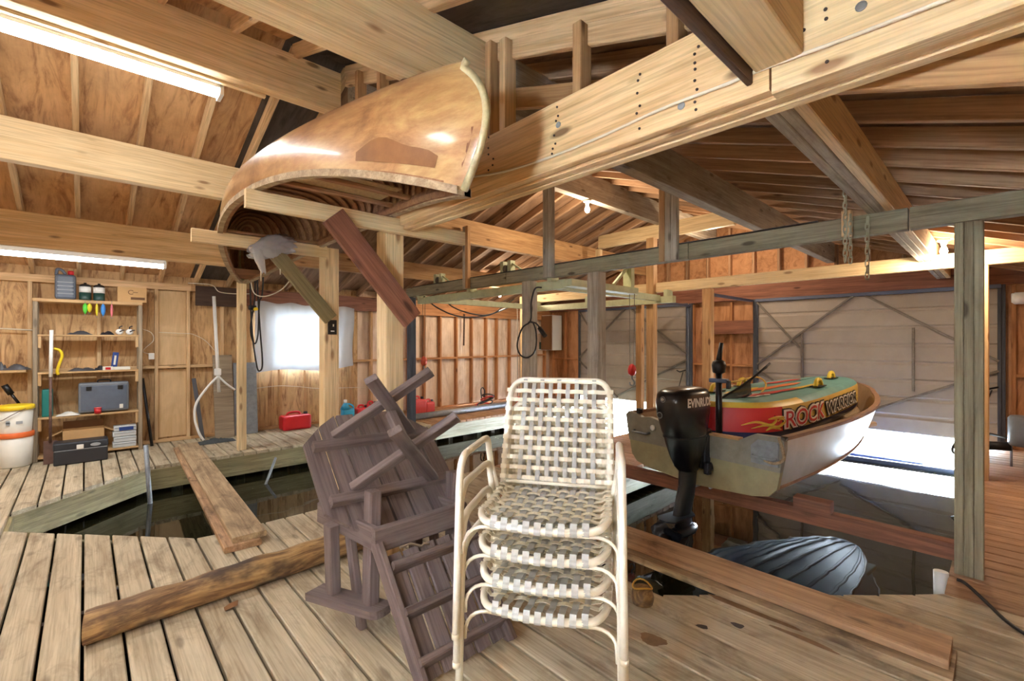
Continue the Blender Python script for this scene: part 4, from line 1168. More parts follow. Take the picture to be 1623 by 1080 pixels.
mb = MB(); mb.tube([(0.17, 0, -0.165), (0.155, 0, -0.165), (0.10, 0, -0.165), (0.0, 0, -0.165), (-0.12, 0, -0.165), (-0.17, 0, -0.165)], [0.01, 0.03, 0.052, 0.056, 0.05, 0.042], 16); mb.build('gearcase', 'leg_black', out)
mb = MB(); mb.add([(0.09, -0.006, -0.2), (-0.06, -0.006, -0.2), (-0.10, -0.006, -0.31), (-0.02, -0.006, -0.31), (0.09, 0.006, -0.2), (-0.06, 0.006, -0.2), (-0.10, 0.006, -0.31), (-0.02, 0.006, -0.31)], [(0, 1, 2, 3), (7, 6, 5, 4), (0, 4, 5, 1), (1, 5, 6, 2), (2, 6, 7, 3), (3, 7, 4, 0)]); mb.build('skeg', 'leg_black', out)
prop = empty('propeller', (-0.20, 0, -0.165), None, out)
mb = MB(); mb.lathe([(0.036, 0), (0.034, 0.05), (0.022, 0.075), (0.008, 0.085)], 14, mtx=M.Rotation(-math.pi / 2, 4, 'Y')); mb.build('hub', 'black_metal', prop)
for k in range(3):
    a0 = k * 2 * math.pi / 3 + 0.5; rows = []
    for i in range(7):
        rr = 0.03 + 0.105 * i / 6; wd = 0.075 * math.sin(math.pi * (0.12 + 0.80 * i / 6))
        row = []
        for j in range(5):
            f = j / 4 - 0.5; a = a0 + f * wd * 2 / max(rr, 0.05)
            row.append((-0.025 + f * 0.06, rr * math.cos(a), rr * math.sin(a)))
        rows.append(row)
    mb = MB(); mb.grid(rows); mb.grid([[(x + 0.004, y, z) for x, y, z in r_][::-1] for r_ in rows]); o = mb.build('blade', 'leg_black', prop)
mb = MB(); mb.chamfer_box((0.20, -0.06, 0.50), (0.10, 0.09, 0.34), 0.02); mb.chamfer_box((0.20, 0.06, 0.50), (0.10, 0.09, 0.34), 0.02); mb.chamfer_box((0.17, 0, 0.40), (0.10, 0.17, 0.12), 0.02); mb.build('clamp_bracket', 'leg_black', out)
mb = MB(); mb.tube(smooth_path([(0.10, -0.13, 0.40), (0.13, -0.16, 0.36), (0.19, -0.14, 0.34), (0.22, -0.11, 0.39)], 4), 0.007, 6); mb.build('tilt_cable', 'black_cable', out)
mb = MB(); mb.chamfer_box((0.12, -0.14, 0.36), (0.05, 0.05, 0.10), 0.012); mb.build('trim_pump', 'leg_black', out)
def cowl_side(c):                                          # lettering wraps the starboard side of the cowl
    z = 0.905 + c.y; a, b, cx_ = 0.243, 0.155, -0.005
    x = 0.005 + c.x; q = abs((x - cx_) / a) ** 3
    return V((x, -(b * max(0.0, 1 - q) ** (1 / 3) + 0.0025), z))
text_mesh('brand_letters', 'EVINRUDE', 0.092, 'letter_white', out, cowl_side, bold=0.004, xscale=0.74)
text_mesh('model_letters', 'e-tec', 0.035, 'badge_grey', out, lambda c: cowl_side(V((c.x + 0.06, c.y - 0.075, 0)))) if False else None
for y, z, r_ in ((0.015, 0.93, 0.024), (0.05, 0.80, 0.026)):
    mb = MB(); mb.lathe([(r_, 0), (r_, 0.004)], 18, mtx=M.Translation((-0.244 + (0.006 if z < 0.9 else 0), y, z)) @ M.Rotation(-math.pi / 2, 4, 'Y')); o = mb.build('badge', 'badge_grey', out)
    mb = MB(); mb.lathe([(r_ * 0.75, 0.0), (r_ * 0.75, 0.006)], 18, mtx=M.Translation((-0.244 + (0.006 if z < 0.9 else 0), y, z)) @ M.Rotation(-math.pi / 2, 4, 'Y')); mb.build('badge_face', 'cowl_black', o)
    if z > 0.9:
        mb = MB(); mb.tube([V((-0.252, y + r_ * 0.42 * math.cos(a), z + r_ * 0.42 * math.sin(a))) for a in [math.radians(d) for d in range(-60, 271, 30)]], 0.0025, 5); mb.tube([(-0.252, y - r_ * 0.4, z), (-0.252, y + r_ * 0.4, z)], 0.0025, 5); mb.build('badge_mark', 'letter_white', o)

# small electric motor standing at the transom
trl = thing('trolling_motor', 'black electric trolling motor upright behind the outboard', 'trolling motor', (3.93, 1.64, 0.0))
mb = MB(); mb.tube([(0, 0, 0.60), (0, 0, 1.12)], 0.026, 10); mb.build('shaft', 'black_metal', trl)
mb = MB(); mb.lathe([(0.03, 1.12), (0.05, 1.13), (0.058, 1.19), (0.05, 1.22), (0.028, 1.235)], 14); mb.build('head', 'black_plastic', trl)
mb = MB(); mb.tube([(0, 0, 1.225), (0.02, 0.0, 1.29), (0.03, -0.01, 1.38)], [0.024, 0.02, 0.017], 10); mb.build('tiller_grip', 'black_plastic', trl)
mb = MB(); mb.chamfer_box((0, 0, 1.06), (0.06, 0.15, 0.035), 0.008); mb.build('bracket', 'steel_blue', trl)
mb = MB(); mb.chamfer_box((0.0, -0.08, 1.03), (0.04, 0.03, 0.07), 0.006); mb.build('clamp_screw', 'black_plastic', trl)

# ------------------------------------------------------------------ inflatable towable tube in the boat
paint('tube_navy', (22, 34, 78), 0.4, coat=0.2); paint('tube_yellow', (224, 190, 70), 0.45, 0.0, 0.1, 4)
paint('tube_gold', (206, 178, 92), 0.45); paint('tube_red', (196, 44, 44), 0.4); paint('tube_teal', (108, 160, 156), 0.5, 0.0, 0.15, 6)
paint('tube_orange', (222, 120, 60), 0.45); paint('tube_white', (242, 240, 232), 0.45); paint('tube_black', (24, 22, 24), 0.45)
paint('handle_yellow', (228, 200, 60), 0.5)
tub = thing('towable_tube', 'inflatable towable tube in yellow, red and teal lying in the boat', 'inflatable tube', (5.4, 1.6, 0.62))
OUT = [(3.98, 1.85), (4.02, 1.60), (4.25, 1.32), (4.8, 1.19), (5.6, 1.14), (6.4, 1.13), (6.8, 1.21), (6.92, 1.40), (6.7, 1.62), (6.0, 1.90), (5.2, 2.05), (4.4, 2.12), (4.1, 2.05)]
OC = [V((p.x, p.y, 0)) for p in smooth_path([(x, y, 0) for x, y in OUT], 8, True)]
CEN = V((5.35, 1.63, 0))
def tp(i, k, z):
    c = OC[i % len(OC)]
    ax_ = V((max(4.35, min(6.5, c.x)), 1.63 + (max(4.35, min(6.5, c.x)) - 5.35) * -0.06, 0))   # medial line
    p = ax_ + (c - ax_) * k
    return V((p.x - 5.4, p.y - 1.6, z + 0.030 * (p.x - 4.2) - 0.62))
RINGS = [(0.70, 0.50), (0.90, 0.53), (0.985, 0.58), (1.0, 0.625), (1.0, 0.79), (0.975, 0.83), (0.92, 0.855), (0.84, 0.87), (0.5, 0.88), (0.02, 0.885)]
nO = len(OC)
def tub_part(name, r0, r1, mat, sel=None):
    mb = MB()
    for i in range(nO):
        if sel and not sel(OC[i], OC[(i + 1) % nO]): continue
        for r_ in range(r0, r1):
            k0, z0 = RINGS[r_]; k1, z1 = RINGS[r_ + 1]
            mb.add([tp(i, k0, z0), tp(i + 1, k0, z0), tp(i + 1, k1, z1), tp(i, k1, z1)], [(0, 1, 2, 3)], True)
    o = mb.build(name, mat, tub)
    bm = bmesh.new(); bm.from_mesh(o.data); bmesh.ops.remove_doubles(bm, verts=bm.verts[:], dist=1e-5); bm.to_mesh(o.data); bm.free()
    return o
tub_part('bottom', 0, 3, 'tube_navy')
aft = lambda a, b: (a.x + b.x) / 2 < 4.36
tub_part('side_band', 3, 5, 'tube_red', aft); tub_part('side_band', 3, 5, 'tube_gold', lambda a, b: not aft(a, b))
aft2 = lambda a, b: (a.x + b.x) / 2 < 4.75
tub_part('shoulder', 5, 7, 'tube_yellow', aft2); tub_part('shoulder', 5, 7, 'tube_teal', lambda a, b: not aft2(a, b))
tub_part('top_panel', 7, 9, 'tube_teal')
# place on the near side: s = distance along the outline from the aft corner, h = height
near = [i for i in range(nO)]
i0 = min(near, key=lambda i: (OC[i] - V((4.02, 1.60, 0))).length)
acc = [0.0]
for q in range(nO // 2): acc.append(acc[-1] + (OC[(i0 + q + 1) % nO] - OC[(i0 + q) % nO]).length)
def on_side(s, h, off=0.004):
    q = max(i for i in range(len(acc) - 1) if acc[i] <= max(0, s)) if s > 0 else 0
    q = min(q, len(acc) - 2); f = (s - acc[q]) / (acc[q + 1] - acc[q])
    a, b = OC[(i0 + q) % nO], OC[(i0 + q + 1) % nO]
    c = a.lerp(b, f); nn = V(((b - a).y, -(b - a).x, 0)).normalized()
    k = 0.0 if h < 0.79 else -(h - 0.79) * 0.45
    c = c + nn * (off + k)
    return V((c.x - 5.4, c.y - 1.6, h + 0.030 * (c.x - 4.2) - 0.62))
def band_text(nm, body, s0, s1, h, hgt, mat, off, bold, xs):
    return text_mesh(nm, body, hgt, mat, tub, lambda c: on_side((s0 + s1) / 2 + c.x, h + c.y, off), bold=bold, xscale=xs)
for (body, s0, s1, h, hgt, col_, xs) in (('ROCK', 0.50, 1.22, 0.712, 0.20, 'tube_red', 1.36), ('WARRIOR', 1.30, 2.46, 0.712, 0.155, 'tube_black', 1.55)):
    band_text('letters_back', body, s0, s1, h, hgt, 'tube_black', 0.010, 0.024, xs)
    band_text('letters_outline', body, s0, s1, h, hgt, 'tube_white', 0.014, 0.015, xs)
    band_text('letters', body, s0, s1, h, hgt, col_, 0.018, 0.001, xs)
for pts in ([(0.10, 0.685), (0.22, 0.715), (0.34, 0.685), (0.40, 0.725), (0.36, 0.745)], [(0.18, 0.660), (0.30, 0.685), (0.42, 0.665), (0.50, 0.705), (0.46, 0.730), (0.42, 0.710)], [(0.32, 0.735), (0.42, 0.745), (0.54, 0.735)], [(0.30, 0.640), (0.36, 0.665), (0.46, 0.640)]):
    mb = MB(); sp = smooth_path([(a, b, 0) for a, b in pts], 5); n = len(sp)
    mb.tube([on_side(p.x, p.y, 0.002) for p in sp], [0.003 + 0.010 * math.sin(math.pi * i / (n - 1)) for i in range(n)], 6); mb.build('flame_swirl', 'tube_yellow', tub)
mb = MB(); mb.add([on_side(0.40, 0.765, 0.006), on_side(0.62, 0.760, 0.006), on_side(0.44, 0.830, -0.004)], [(0, 1, 2)]); mb.build('arrow_print', 'tube_red', tub)
mb = MB(); mb.add([on_side(0.375, 0.755, 0.004), on_side(0.68, 0.755, 0.004), on_side(0.43, 0.842, -0.008)], [(0, 1, 2)]); mb.build('arrow_outline', 'tube_black', tub)
def top_z(x): return 0.886 + 0.030 * (x - 4.2)
for (x0, y0, x1, y1, wd, mt) in ((4.5, 1.55, 5.3, 1.40, 0.05, 'tube_red'), (4.7, 1.70, 5.8, 1.52, 0.06, 'tube_orange'), (4.4, 1.80, 5.1, 1.72, 0.05, 'tube_yellow'), (5.0, 1.45, 5.9, 1.33, 0.04, 'tube_yellow'), (5.4, 1.78, 6.2, 1.62, 0.05, 'tube_red'), (4.3, 1.62, 4.7, 1.50, 0.09, 'tube_white'), (4.35, 1.60, 4.65, 1.52, 0.05, 'tube_red')):
    mb = MB(); n = 9; up_, dn_ = [], []
    for i in range(n):
        f = i / (n - 1); x, y = x0 + (x1 - x0) * f, y0 + (y1 - y0) * f; w_ = wd * math.sin(math.pi * f) * (1 + 0.4 * math.sin(9 * f))
        zz = top_z(x) + (0.004 if mt != 'tube_white' else 0.002)
        up_.append((x - 5.4, y + w_ - 1.6, zz - 0.62)); dn_.append((x - 5.4, y - w_ - 1.6, zz - 0.62))
    mb.grid([dn_, up_], False); mb.build('flame_print', mt, tub)
for (x, y) in ((4.55, 1.93), (5.15, 1.90), (5.55, 1.30), (6.45, 1.38)):
    z = top_z(x) - 0.62
    mb = MB(); mb.box((x - 5.4, y - 1.6, z + 0.004), (0.26, 0.09, 0.008)); o = mb.build('handle_pad', 'tube_black', tub)
    mb = MB(); mb.tube(smooth_path([(x - 5.51, y - 1.6, z), (x - 5.47, y - 1.6, z + 0.055), (x - 5.4, y - 1.6, z + 0.07), (x - 5.33, y - 1.6, z + 0.055), (x - 5.29, y - 1.6, z)], 4), 0.021, 8); mb.build('handle', 'handle_yellow', tub)

# landing net and seat in the boat
m, nt, N, L, B = new_mat('net_black')
B.inputs['Base Color'].default_value = lin(34, 30, 28); B.inputs['Roughness'].default_value = 0.8; B.inputs['Alpha'].default_value = 0.9
net = thing('landing_net', 'black landing net leaning up behind the outboard', 'net', (0, 0, 0))
a_, b_, c_ = P(1132, 656, X=3.99), P(1222, 577, X=4.7), P(1188, 624, X=4.40)
rows = []
for i in range(11):
    f = i / 10; lo_ = a_.lerp(c_, f) + V((0, 0.02, 0)); hi_ = a_.lerp(b_, f) + V((0, 0.04, 0.010 * math.sin(9 * f)))
    rows.append([lo_.lerp(hi_, j / 6) + V((0, 0.035 * math.sin(j * 1.1 + f * 5), 0)) for j in range(7)])
mb = MB(); mb.grid(rows); mb.build('net_mesh', 'net_black', net)
mb = MB(); mb.tube([r_[-1] for r_ in rows], 0.011, 6); mb.build('hoop', 'black_metal', net)
mb = MB(); mb.tube([r_[0] for r_ in rows], 0.009, 6); mb.build('handle', 'black_metal', net)
st = thing('folding_seat', 'tan folded boat seat standing beyond the tube', 'seat', (6.1, 2.25, 0.49))
mb = MB(); mb.chamfer_box((0, 0, 0.17), (0.10, 0.38, 0.34), 0.04); mb.build('seat_back', 'liner_tan', st)
mb = MB(); mb.chamfer_box((-0.12, 0, 0.06), (0.20, 0.38, 0.10), 0.04); mb.build('cushion', 'liner_tan', st)
paint('rope_yellow', (222, 180, 80), 0.6)
mb = MB(); mb.tube(smooth_path([P(1138, 603, X=3.95), P(1165, 605, X=4.2), P(1200, 598, X=4.9), P(1214, 612, X=4.9), P(1190, 636, X=4.6), P(1160, 650, X=4.3), P(1148, 672, X=4.12), P(1150, 688, X=4.05)], 6), 0.008, 6)
o = mb.build('tow_rope', 'rope_yellow'); tag(o, 'thin yellow tow rope looped from the trolling motor over the tube', 'rope')
# ------------------------------------------------------------------ shelving unit by the wall and what is on it
paint('grey_blue', (92, 102, 118), 0.45, 0.0, 0.15, 10); paint('green_dark', (28, 66, 60), 0.4); paint('cardboard', (208, 168, 116), 0.85, 0.0, 0.08, 8)
paint('cardboard_in', (122, 86, 54), 0.9); paint('case_grey', (112, 118, 126), 0.5, 0.0, 0.1, 14); paint('case_edge', (160, 166, 172), 0.45)
paint('red_plastic', (196, 30, 38), 0.35, 0.0, 0.12, 8); paint('red_pale', (214, 82, 82), 0.4, 0.0, 0.12, 8); paint('blue_jug', (40, 150, 190), 0.3); paint('teal', (26, 124, 118), 0.45)
paint('orange_band', (226, 110, 52), 0.5); paint('yellow_lid', (240, 208, 40), 0.4); paint('bucket_white', (232, 230, 220), 0.45, 0.0, 0.06, 6)
paint('toolbox_black', (42, 46, 54), 0.4, 0.0, 0.1, 10); paint('clear_box', (206, 212, 214), 0.3); paint('blue_print', (40, 70, 140), 0.5); paint('paper', (228, 226, 216), 0.8)
paint('lure_green', (90, 210, 70), 0.35); paint('lure_yellow', (226, 210, 50), 0.35); paint('lure_blue', (60, 140, 220), 0.35); paint('lure_pink', (226, 120, 130), 0.35)
paint('rust', (112, 84, 74), 0.7, 0.2, 0.3, 20); paint('rag_grey', (70, 76, 78), 0.9, 0.0, 0.3, 30); paint('lead_grey', (86, 88, 94), 0.5, 0.3)
paint('ink_brown', (110, 78, 50), 0.8); paint('red_hoist', (200, 40, 40), 0.35); paint('hoist_orange', (200, 84, 56), 0.4); paint('lift_green', (194, 198, 158), 0.5, 0.0, 0.2, 8)
SX0, SX1, SYF, SYB, SH = -0.42, 0.52, 7.56, 7.83, 1.89
unit = thing('shelving_unit', 'home-made wooden shelving unit against the plywood wall', 'shelves', (0, 0, 0))
for x in (SX0, SX1):
    slab('upright', x - 0.02, x + 0.02, SYF, SYF + 0.09, 0.0, SH - 0.04, 'shelf_grey', unit)
    slab('upright', x - 0.02, x + 0.02, SYB - 0.07, SYB, 0.0, SH - 0.04, 'shelf_grey', unit)
slab('top_board', SX0 - 0.02, SX1 + 0.02, SYF, SYB, SH - 0.04, SH, 'shelf_board', unit)
SZ = (1.47, 1.03, 0.505, 0.05)
for z in SZ:
    slab('shelf', SX0 + 0.02, SX1 - 0.02, SYF + 0.0, SYB - 0.005, z - 0.022, z, 'shelf_board', unit)
    if z > 0.1:
        for x in (SX0 + 0.035, SX1 - 0.035): slab('cleat', x - 0.014, x + 0.014, SYF + 0.005, SYF + 0.045, z - 0.155, z - 0.023, 'shelf_board', unit)
def px(u, y=7.66): return P(u, 540, Y=y).x                 # position along the wall of something seen at column u
top = SH
# oil jug
j = thing('oil_jug', 'grey-blue plastic jug with red cap on the shelf top', 'jug', (px(104), 7.68, top))
mb = MB(); mb.chamfer_box((0, 0, 0.15), (0.185, 0.14, 0.30), 0.03); mb.build('body', 'grey_blue', j)
for k in range(4):
    mb = MB(); mb.box((0, -0.071, 0.07 + 0.045 * k), (0.14, 0.006, 0.01)); mb.build('rib', 'case_edge', j)
mb = MB(); mb.lathe([(0.028, 0.30), (0.028, 0.345), (0.02, 0.35)], 14, c=(0.045, 0, 0)); mb.build('cap', 'red_plastic', j)
mb = MB(); mb.tube(smooth_path([(-0.08, 0, 0.29), (-0.07, 0, 0.36), (-0.03, 0, 0.35), (0.0, 0, 0.305)], 5), 0.016, 8); mb.build('handle', 'grey_blue', j)
for k, u in enumerate((135, 157)):
    c = thing('gas_cylinder', ('left', 'right')[k] + ' of two small gas cylinders with white bands on the shelf top', 'gas cylinder', (px(u), 7.64, top), group='camping gas cylinders')
    mb = MB(); mb.lathe([(0.052, 0), (0.055, 0.012), (0.055, 0.095)], 20); mb.build('body', 'green_dark', c)
    mb = MB(); mb.lathe([(0.0555, 0.095), (0.0555, 0.165)], 20); mb.build('label_band', 'white_plastic', c)
    mb = MB(); mb.lathe([(0.055, 0.165), (0.05, 0.185), (0.03, 0.198), (0.014, 0.2), (0.014, 0.215)], 20); mb.build('shoulder', 'black_plastic', c)
b = thing('cardboard_box', 'small closed cardboard box with printed ring on the shelf top', 'box', (px(209), 7.68, top))
mb = MB(); mb.box((0, 0, 0.095), (0.285, 0.20, 0.19)); mb.build('carton', 'cardboard', b)
mb = MB(); mb.tube([V((-0.012 + 0.026 * math.cos(a), -0.1012, 0.125 + 0.026 * math.sin(a))) for a in [math.radians(d) for d in range(40, 321, 20)]], 0.0035, 5); mb.build('ring_print', 'ink_brown', b)
mb = MB(); mb.box((0.055, -0.1008, 0.047), (0.14, 0.0016, 0.032)); mb.build('bar_print', 'ink_brown', b)
mb = MB(); mb.box((0.03, -0.1006, 0.125), (0.05, 0.0012, 0.008)); mb.build('line_print', 'ink_brown', b)
for u, mt, ln, lb in ((135, 'lure_green', 0.13, 'green'), (142, 'lure_yellow', 0.11, 'round yellow'), (153.5, 'lure_yellow', 0.15, 'slim yellow'), (163.5, 'lure_blue', 0.15, 'blue'), (177, 'lure_pink', 0.16, 'pink')):
    l = thing('fishing_lure', lb + ' fishing lure hanging from the shelf top edge', 'lure', (px(u, 7.55), 7.545, SH - 0.012), group='fishing lures hung on the shelf edge')
    w_ = 0.014 if 'slim' in lb or 'pink' in lb else 0.024
    mb = MB(); n = 8
    mb.lathe([(0.004, -0.03 - ln), (w_ * 0.75, -0.03 - ln * 0.75), (w_, -0.03 - ln * 0.4), (w_ * 0.7, -0.045), (0.004, -0.028)], 10); mb.build('body', mt, l)
    mb = MB(); mb.tube([(0, 0.008, 0.013), (0, 0, 0.013), (0, 0, -0.03)], 0.0022, 5); mb.build('hook', 'galvanised', l)
    mb = MB(); mb.tube([V((0.010 * math.cos(a), 0, -0.035 - ln + 0.010 * math.sin(a))) for a in [math.radians(d) for d in range(90, 361, 30)]], 0.002, 5); mb.build('tail_hook', 'galvanised', l)
# upper shelf
z = SZ[0]
def pile(name, u, w_, d, h, mat, lab, cat, zz, y=7.66, rot=0.0, n=9):
    """A crumpled flat thing (rag, bag, pouch)."""
    o_ = thing(name, lab, cat, (px(u, y), y, zz), (0, 0, rot)) if False else None
    rows = []
    for i in range(n):
        row = []
        for k in range(n):
            a, c = i / (n - 1) * 2 - 1, k / (n - 1) * 2 - 1
            hh = h * max(0, (1 - abs(a) ** 3) * (1 - abs(c) ** 3)) * (0.65 + 0.35 * math.sin(a * 5 + c * 3 + u)) + 0.002
            row.append((a * w_ / 2 * (1 - 0.08 * math.sin(c * 4)), c * d / 2, hh))
        rows.append(row)
    mb = MB(); mb.grid(rows); mb.grid([[(x, y_, 0.0) for x, y_, _ in r_][::-1] for r_ in rows])
    o = mb.build(name, mat, None, (px(u, y), y, zz)); o.rotation_euler = (0, 0, rot)
    return tag(o, lab, cat)
pile('tool_pouch', 127, 0.22, 0.16, 0.05, 'lead_grey', 'crumpled grey tool pouch on the upper shelf', 'pouch', z)
pile('dark_glove', 170, 0.13, 0.12, 0.05, 'toolbox_black', 'dark glove beside the reels on the upper shelf', 'glove', z)
for k, u in enumerate((189, 205)):
    r_ = thing('fishing_reel', ('left', 'right')[k] + ' fishing reel standing on the upper shelf', 'reel', (px(u), 7.62, z), group='fishing reels')
    mb = MB(); mb.lathe([(0.018, -0.03), (0.036, -0.028), (0.036, -0.018), (0.022, -0.012), (0.022, 0.012), (0.036, 0.018), (0.036, 0.03), (0.018, 0.032)], 16, c=(0, 0, 0), mtx=M.Translation((0, 0, 0.04)) @ M.Rotation(math.pi / 2, 4, 'X')); mb.build('spool', 'white_plastic', r_)
    mb = MB(); mb.tube([(0, 0, 0.07), (0.0, 0.0, 0.10), (0.03, 0, 0.115)], 0.007, 6); mb.build('foot', 'toolbox_black', r_)
    mb = MB(); mb.tube([(0, -0.034, 0.04), (0.03, -0.045, 0.06), (0.05, -0.05, 0.06)], 0.006, 6); mb.build('crank', 'toolbox_black', r_)
# middle shelf
z = SZ[1]
pile('plastic_bag', 130, 0.24, 0.18, 0.045, 'lead_grey', 'grey bag lying on the middle shelf', 'bag', z)
pile('dark_tool', 158, 0.10, 0.10, 0.06, 'toolbox_black', 'small dark tool on the middle shelf', 'tool', z, 7.70)
o = MB().chamfer_box((0, 0, 0.022), (0.10, 0.12, 0.044), 0.006).build('red_packet', 'paper', None, (px(171), 7.64, z)); tag(o, 'white packet with red print on the middle shelf', 'packet')
o2 = MB().box((0.0, -0.0608, 0.022), (0.05, 0.002, 0.03)).build('red_print', 'red_plastic', o)
o = MB().chamfer_box((0, 0, 0.018), (0.20, 0.12, 0.036), 0.006).build('paper_box', 'paper', None, (px(190), 7.66, z)); tag(o, 'long white paper box on the middle shelf', 'box')
o = thing('blue_booklet', 'dark blue upright booklet at the back of the middle shelf', 'booklet', (px(180, 7.78), 7.77, z), (0, math.radians(6), 0))
MB().chamfer_box((0, 0, 0.11), (0.06, 0.03, 0.22), 0.004).build('cover', 'blue_print', o); MB().box((0, -0.016, 0.12), (0.02, 0.002, 0.12)).build('title_print', 'paper', o)
# hacksaw on the upright, spud bar leaning
sw = thing('hacksaw', 'yellow hacksaw frame hanging at the left of the shelves', 'saw', (px(85, 7.53), 7.53, 0))
MB().tube(smooth_path([(0.0, 0, 1.305), (0.05, 0, 1.285), (0.07, 0, 1.22), (0.045, 0, 1.12), (0.03, 0, 1.04), (0.04, 0, 1.0)], 5), 0.015, 8).build('frame', 'yellow_lid', sw)
MB().box((-0.012, 0, 1.15), (0.012, 0.003, 0.30)).build('saw_blade', 'galvanised', sw)
sp = thing('ice_spud', 'long iron spud bar with white handle leaning on the shelves', 'bar', (px(80, 7.42), 7.36, 0))
MB().tube([(0.005, 0.14, 1.52), (0.0, 0.09, 0.98)], 0.017, 8).build('handle', 'white_plastic', sp)
MB().tube([(0.0, 0.09, 0.98), (0, 0.02, 0.24)], 0.013, 8).build('shaft', 'rust', sp)
MB().add([(-0.055, 0.022, 0.26), (0.055, 0.022, 0.26), (0.055, -0.004, 0.0), (-0.055, -0.004, 0.0), (-0.055, 0.03, 0.26), (0.055, 0.03, 0.26), (0.055, 0.004, 0.0), (-0.055, 0.004, 0.0)], [(0, 1, 2, 3), (7, 6, 5, 4), (0, 4, 5, 1), (1, 5, 6, 2), (2, 6, 7, 3), (3, 7, 4, 0)]).build('blade', 'rust', sp)
# lower shelf
z = SZ[2]
cs = thing('grey_case', 'large grey hard case on the lower shelf', 'case', (px(165, 7.68), 7.67, z))
MB().chamfer_box((0, 0, 0.195), (0.47, 0.17, 0.36), 0.02).build('shell', 'case_grey', cs)
MB().chamfer_box((0, -0.082, 0.19), (0.43, 0.012, 0.30), 0.006).build('face_panel', 'grey_blue', cs)
for x in (-0.14, 0.15): MB().chamfer_box((x, -0.092, 0.31), (0.05, 0.014, 0.05), 0.004).build('latch', 'black_plastic', cs)
MB().tube(smooth_path([(-0.06, 0, 0.372), (-0.055, 0, 0.40), (0, 0, 0.405), (0.055, 0, 0.40), (0.06, 0, 0.372)], 4), 0.009, 7).build('handle', 'black_plastic', cs)
MB().box((0.16, -0.0895, 0.07), (0.035, 0.002, 0.05)).build('sticker', 'paper', cs)
o = thing('red_tin', 'small red tin in front of the grey case', 'tin', (px(155, 7.575), 7.60 - 0.02, z)); MB().lathe([(0.034, 0), (0.034, 0.06)], 16).build('body', 'red_plastic', o); MB().lathe([(0.036, 0.06), (0.036, 0.072), (0.03, 0.074)], 16).build('lid', 'red_pale', o)
pile('work_glove', 108, 0.20, 0.16, 0.045, 'paper', 'pale work gloves on the lower shelf', 'gloves', z, 7.63)
o = MB().chamfer_box((0, 0, 0.16), (0.09, 0.16, 0.32), 0.01).build('teal_box', 'teal', None, (-0.325, 7.70, z)); tag(o, 'teal box at the left end of the lower shelf', 'box')
# floor in front
tb = thing('toolbox', 'black plastic toolbox on the deck in front of the shelves', 'toolbox', P(129, 733, Z=0) + V((0, 0.06, 0)))
MB().chamfer_box((0, 0, 0.08), (0.455, 0.22, 0.16), 0.012).build('tray', 'toolbox_black', tb)
MB().chamfer_box((0, 0, 0.205), (0.465, 0.23, 0.088), 0.016).build('lid', 'toolbox_black', tb)
MB().box((0, -0.112, 0.162), (0.44, 0.006, 0.006)).build('seam', 'case_edge', tb); MB().chamfer_box((-0.01, -0.118, 0.19), (0.06, 0.012, 0.05), 0.004).build('latch', 'white_plastic', tb)
MB().lathe([(0.045, 0), (0.045, 0.003)], 20, mtx=M.Translation((0.12, -0.1165, 0.20)) @ M.Scale(0.42, 4, (0, 0, 1)) @ M.Rotation(math.pi / 2, 4, 'X')).build('badge', 'case_edge', tb)
p0 = P(131, 722, Z=0)
cb = thing('open_carton', 'open cardboard box with papers behind the black toolbox', 'box', (tb.location.x + 0.02, 7.70, 0.051))
for a in ((-0.19, -0.185, -0.1, 0.1), (0.185, 0.19, -0.1, 0.1), (-0.19, 0.19, -0.1, -0.095), (-0.19, 0.19, 0.095, 0.1)):
    MB().bbox(a[0], a[1], a[2], a[3], 0, 0.27).build('side', 'cardboard', cb)
MB().bbox(-0.185, 0.185, -0.095, 0.095, 0.0, 0.19).build('contents', 'paper', cb)
for s in (-1, 1): MB().bar((s * 0.19, 0, 0.268), (s * 0.315, 0, 0.20), 0.19, 0.005).build('flap', 'cardboard', cb)
MB().box((0, 0.10, 0.316), (0.37, 0.005, 0.088)).build('flap', 'cardboard_in', cb)
tk = P(197, 717, Z=0)
for k in range(4):
    o = thing('tackle_box', ('clear tackle box at the bottom of its stack', 'second clear tackle box up in its stack', 'third clear tackle box up in its stack', 'top clear tackle box of the stack, blue label showing')[k], 'tackle box', (px(197, 7.66) + 0.006 * (k % 2), 7.66, 0.051 + 0.068 * k), group='clear tackle boxes by the shelf foot')
    MB().chamfer_box((0, 0, 0.032), (0.23 - 0.008 * (k % 2), 0.16, 0.064), 0.008).build('tray', 'clear_box', o); MB().box((0, -0.081, 0.045), (0.20, 0.004, 0.01)).build('lid_seam', 'case_edge', o)
    if k == 3: MB().box((0.01, -0.082, 0.03), (0.14, 0.004, 0.045)).build('label', 'blue_print', o)
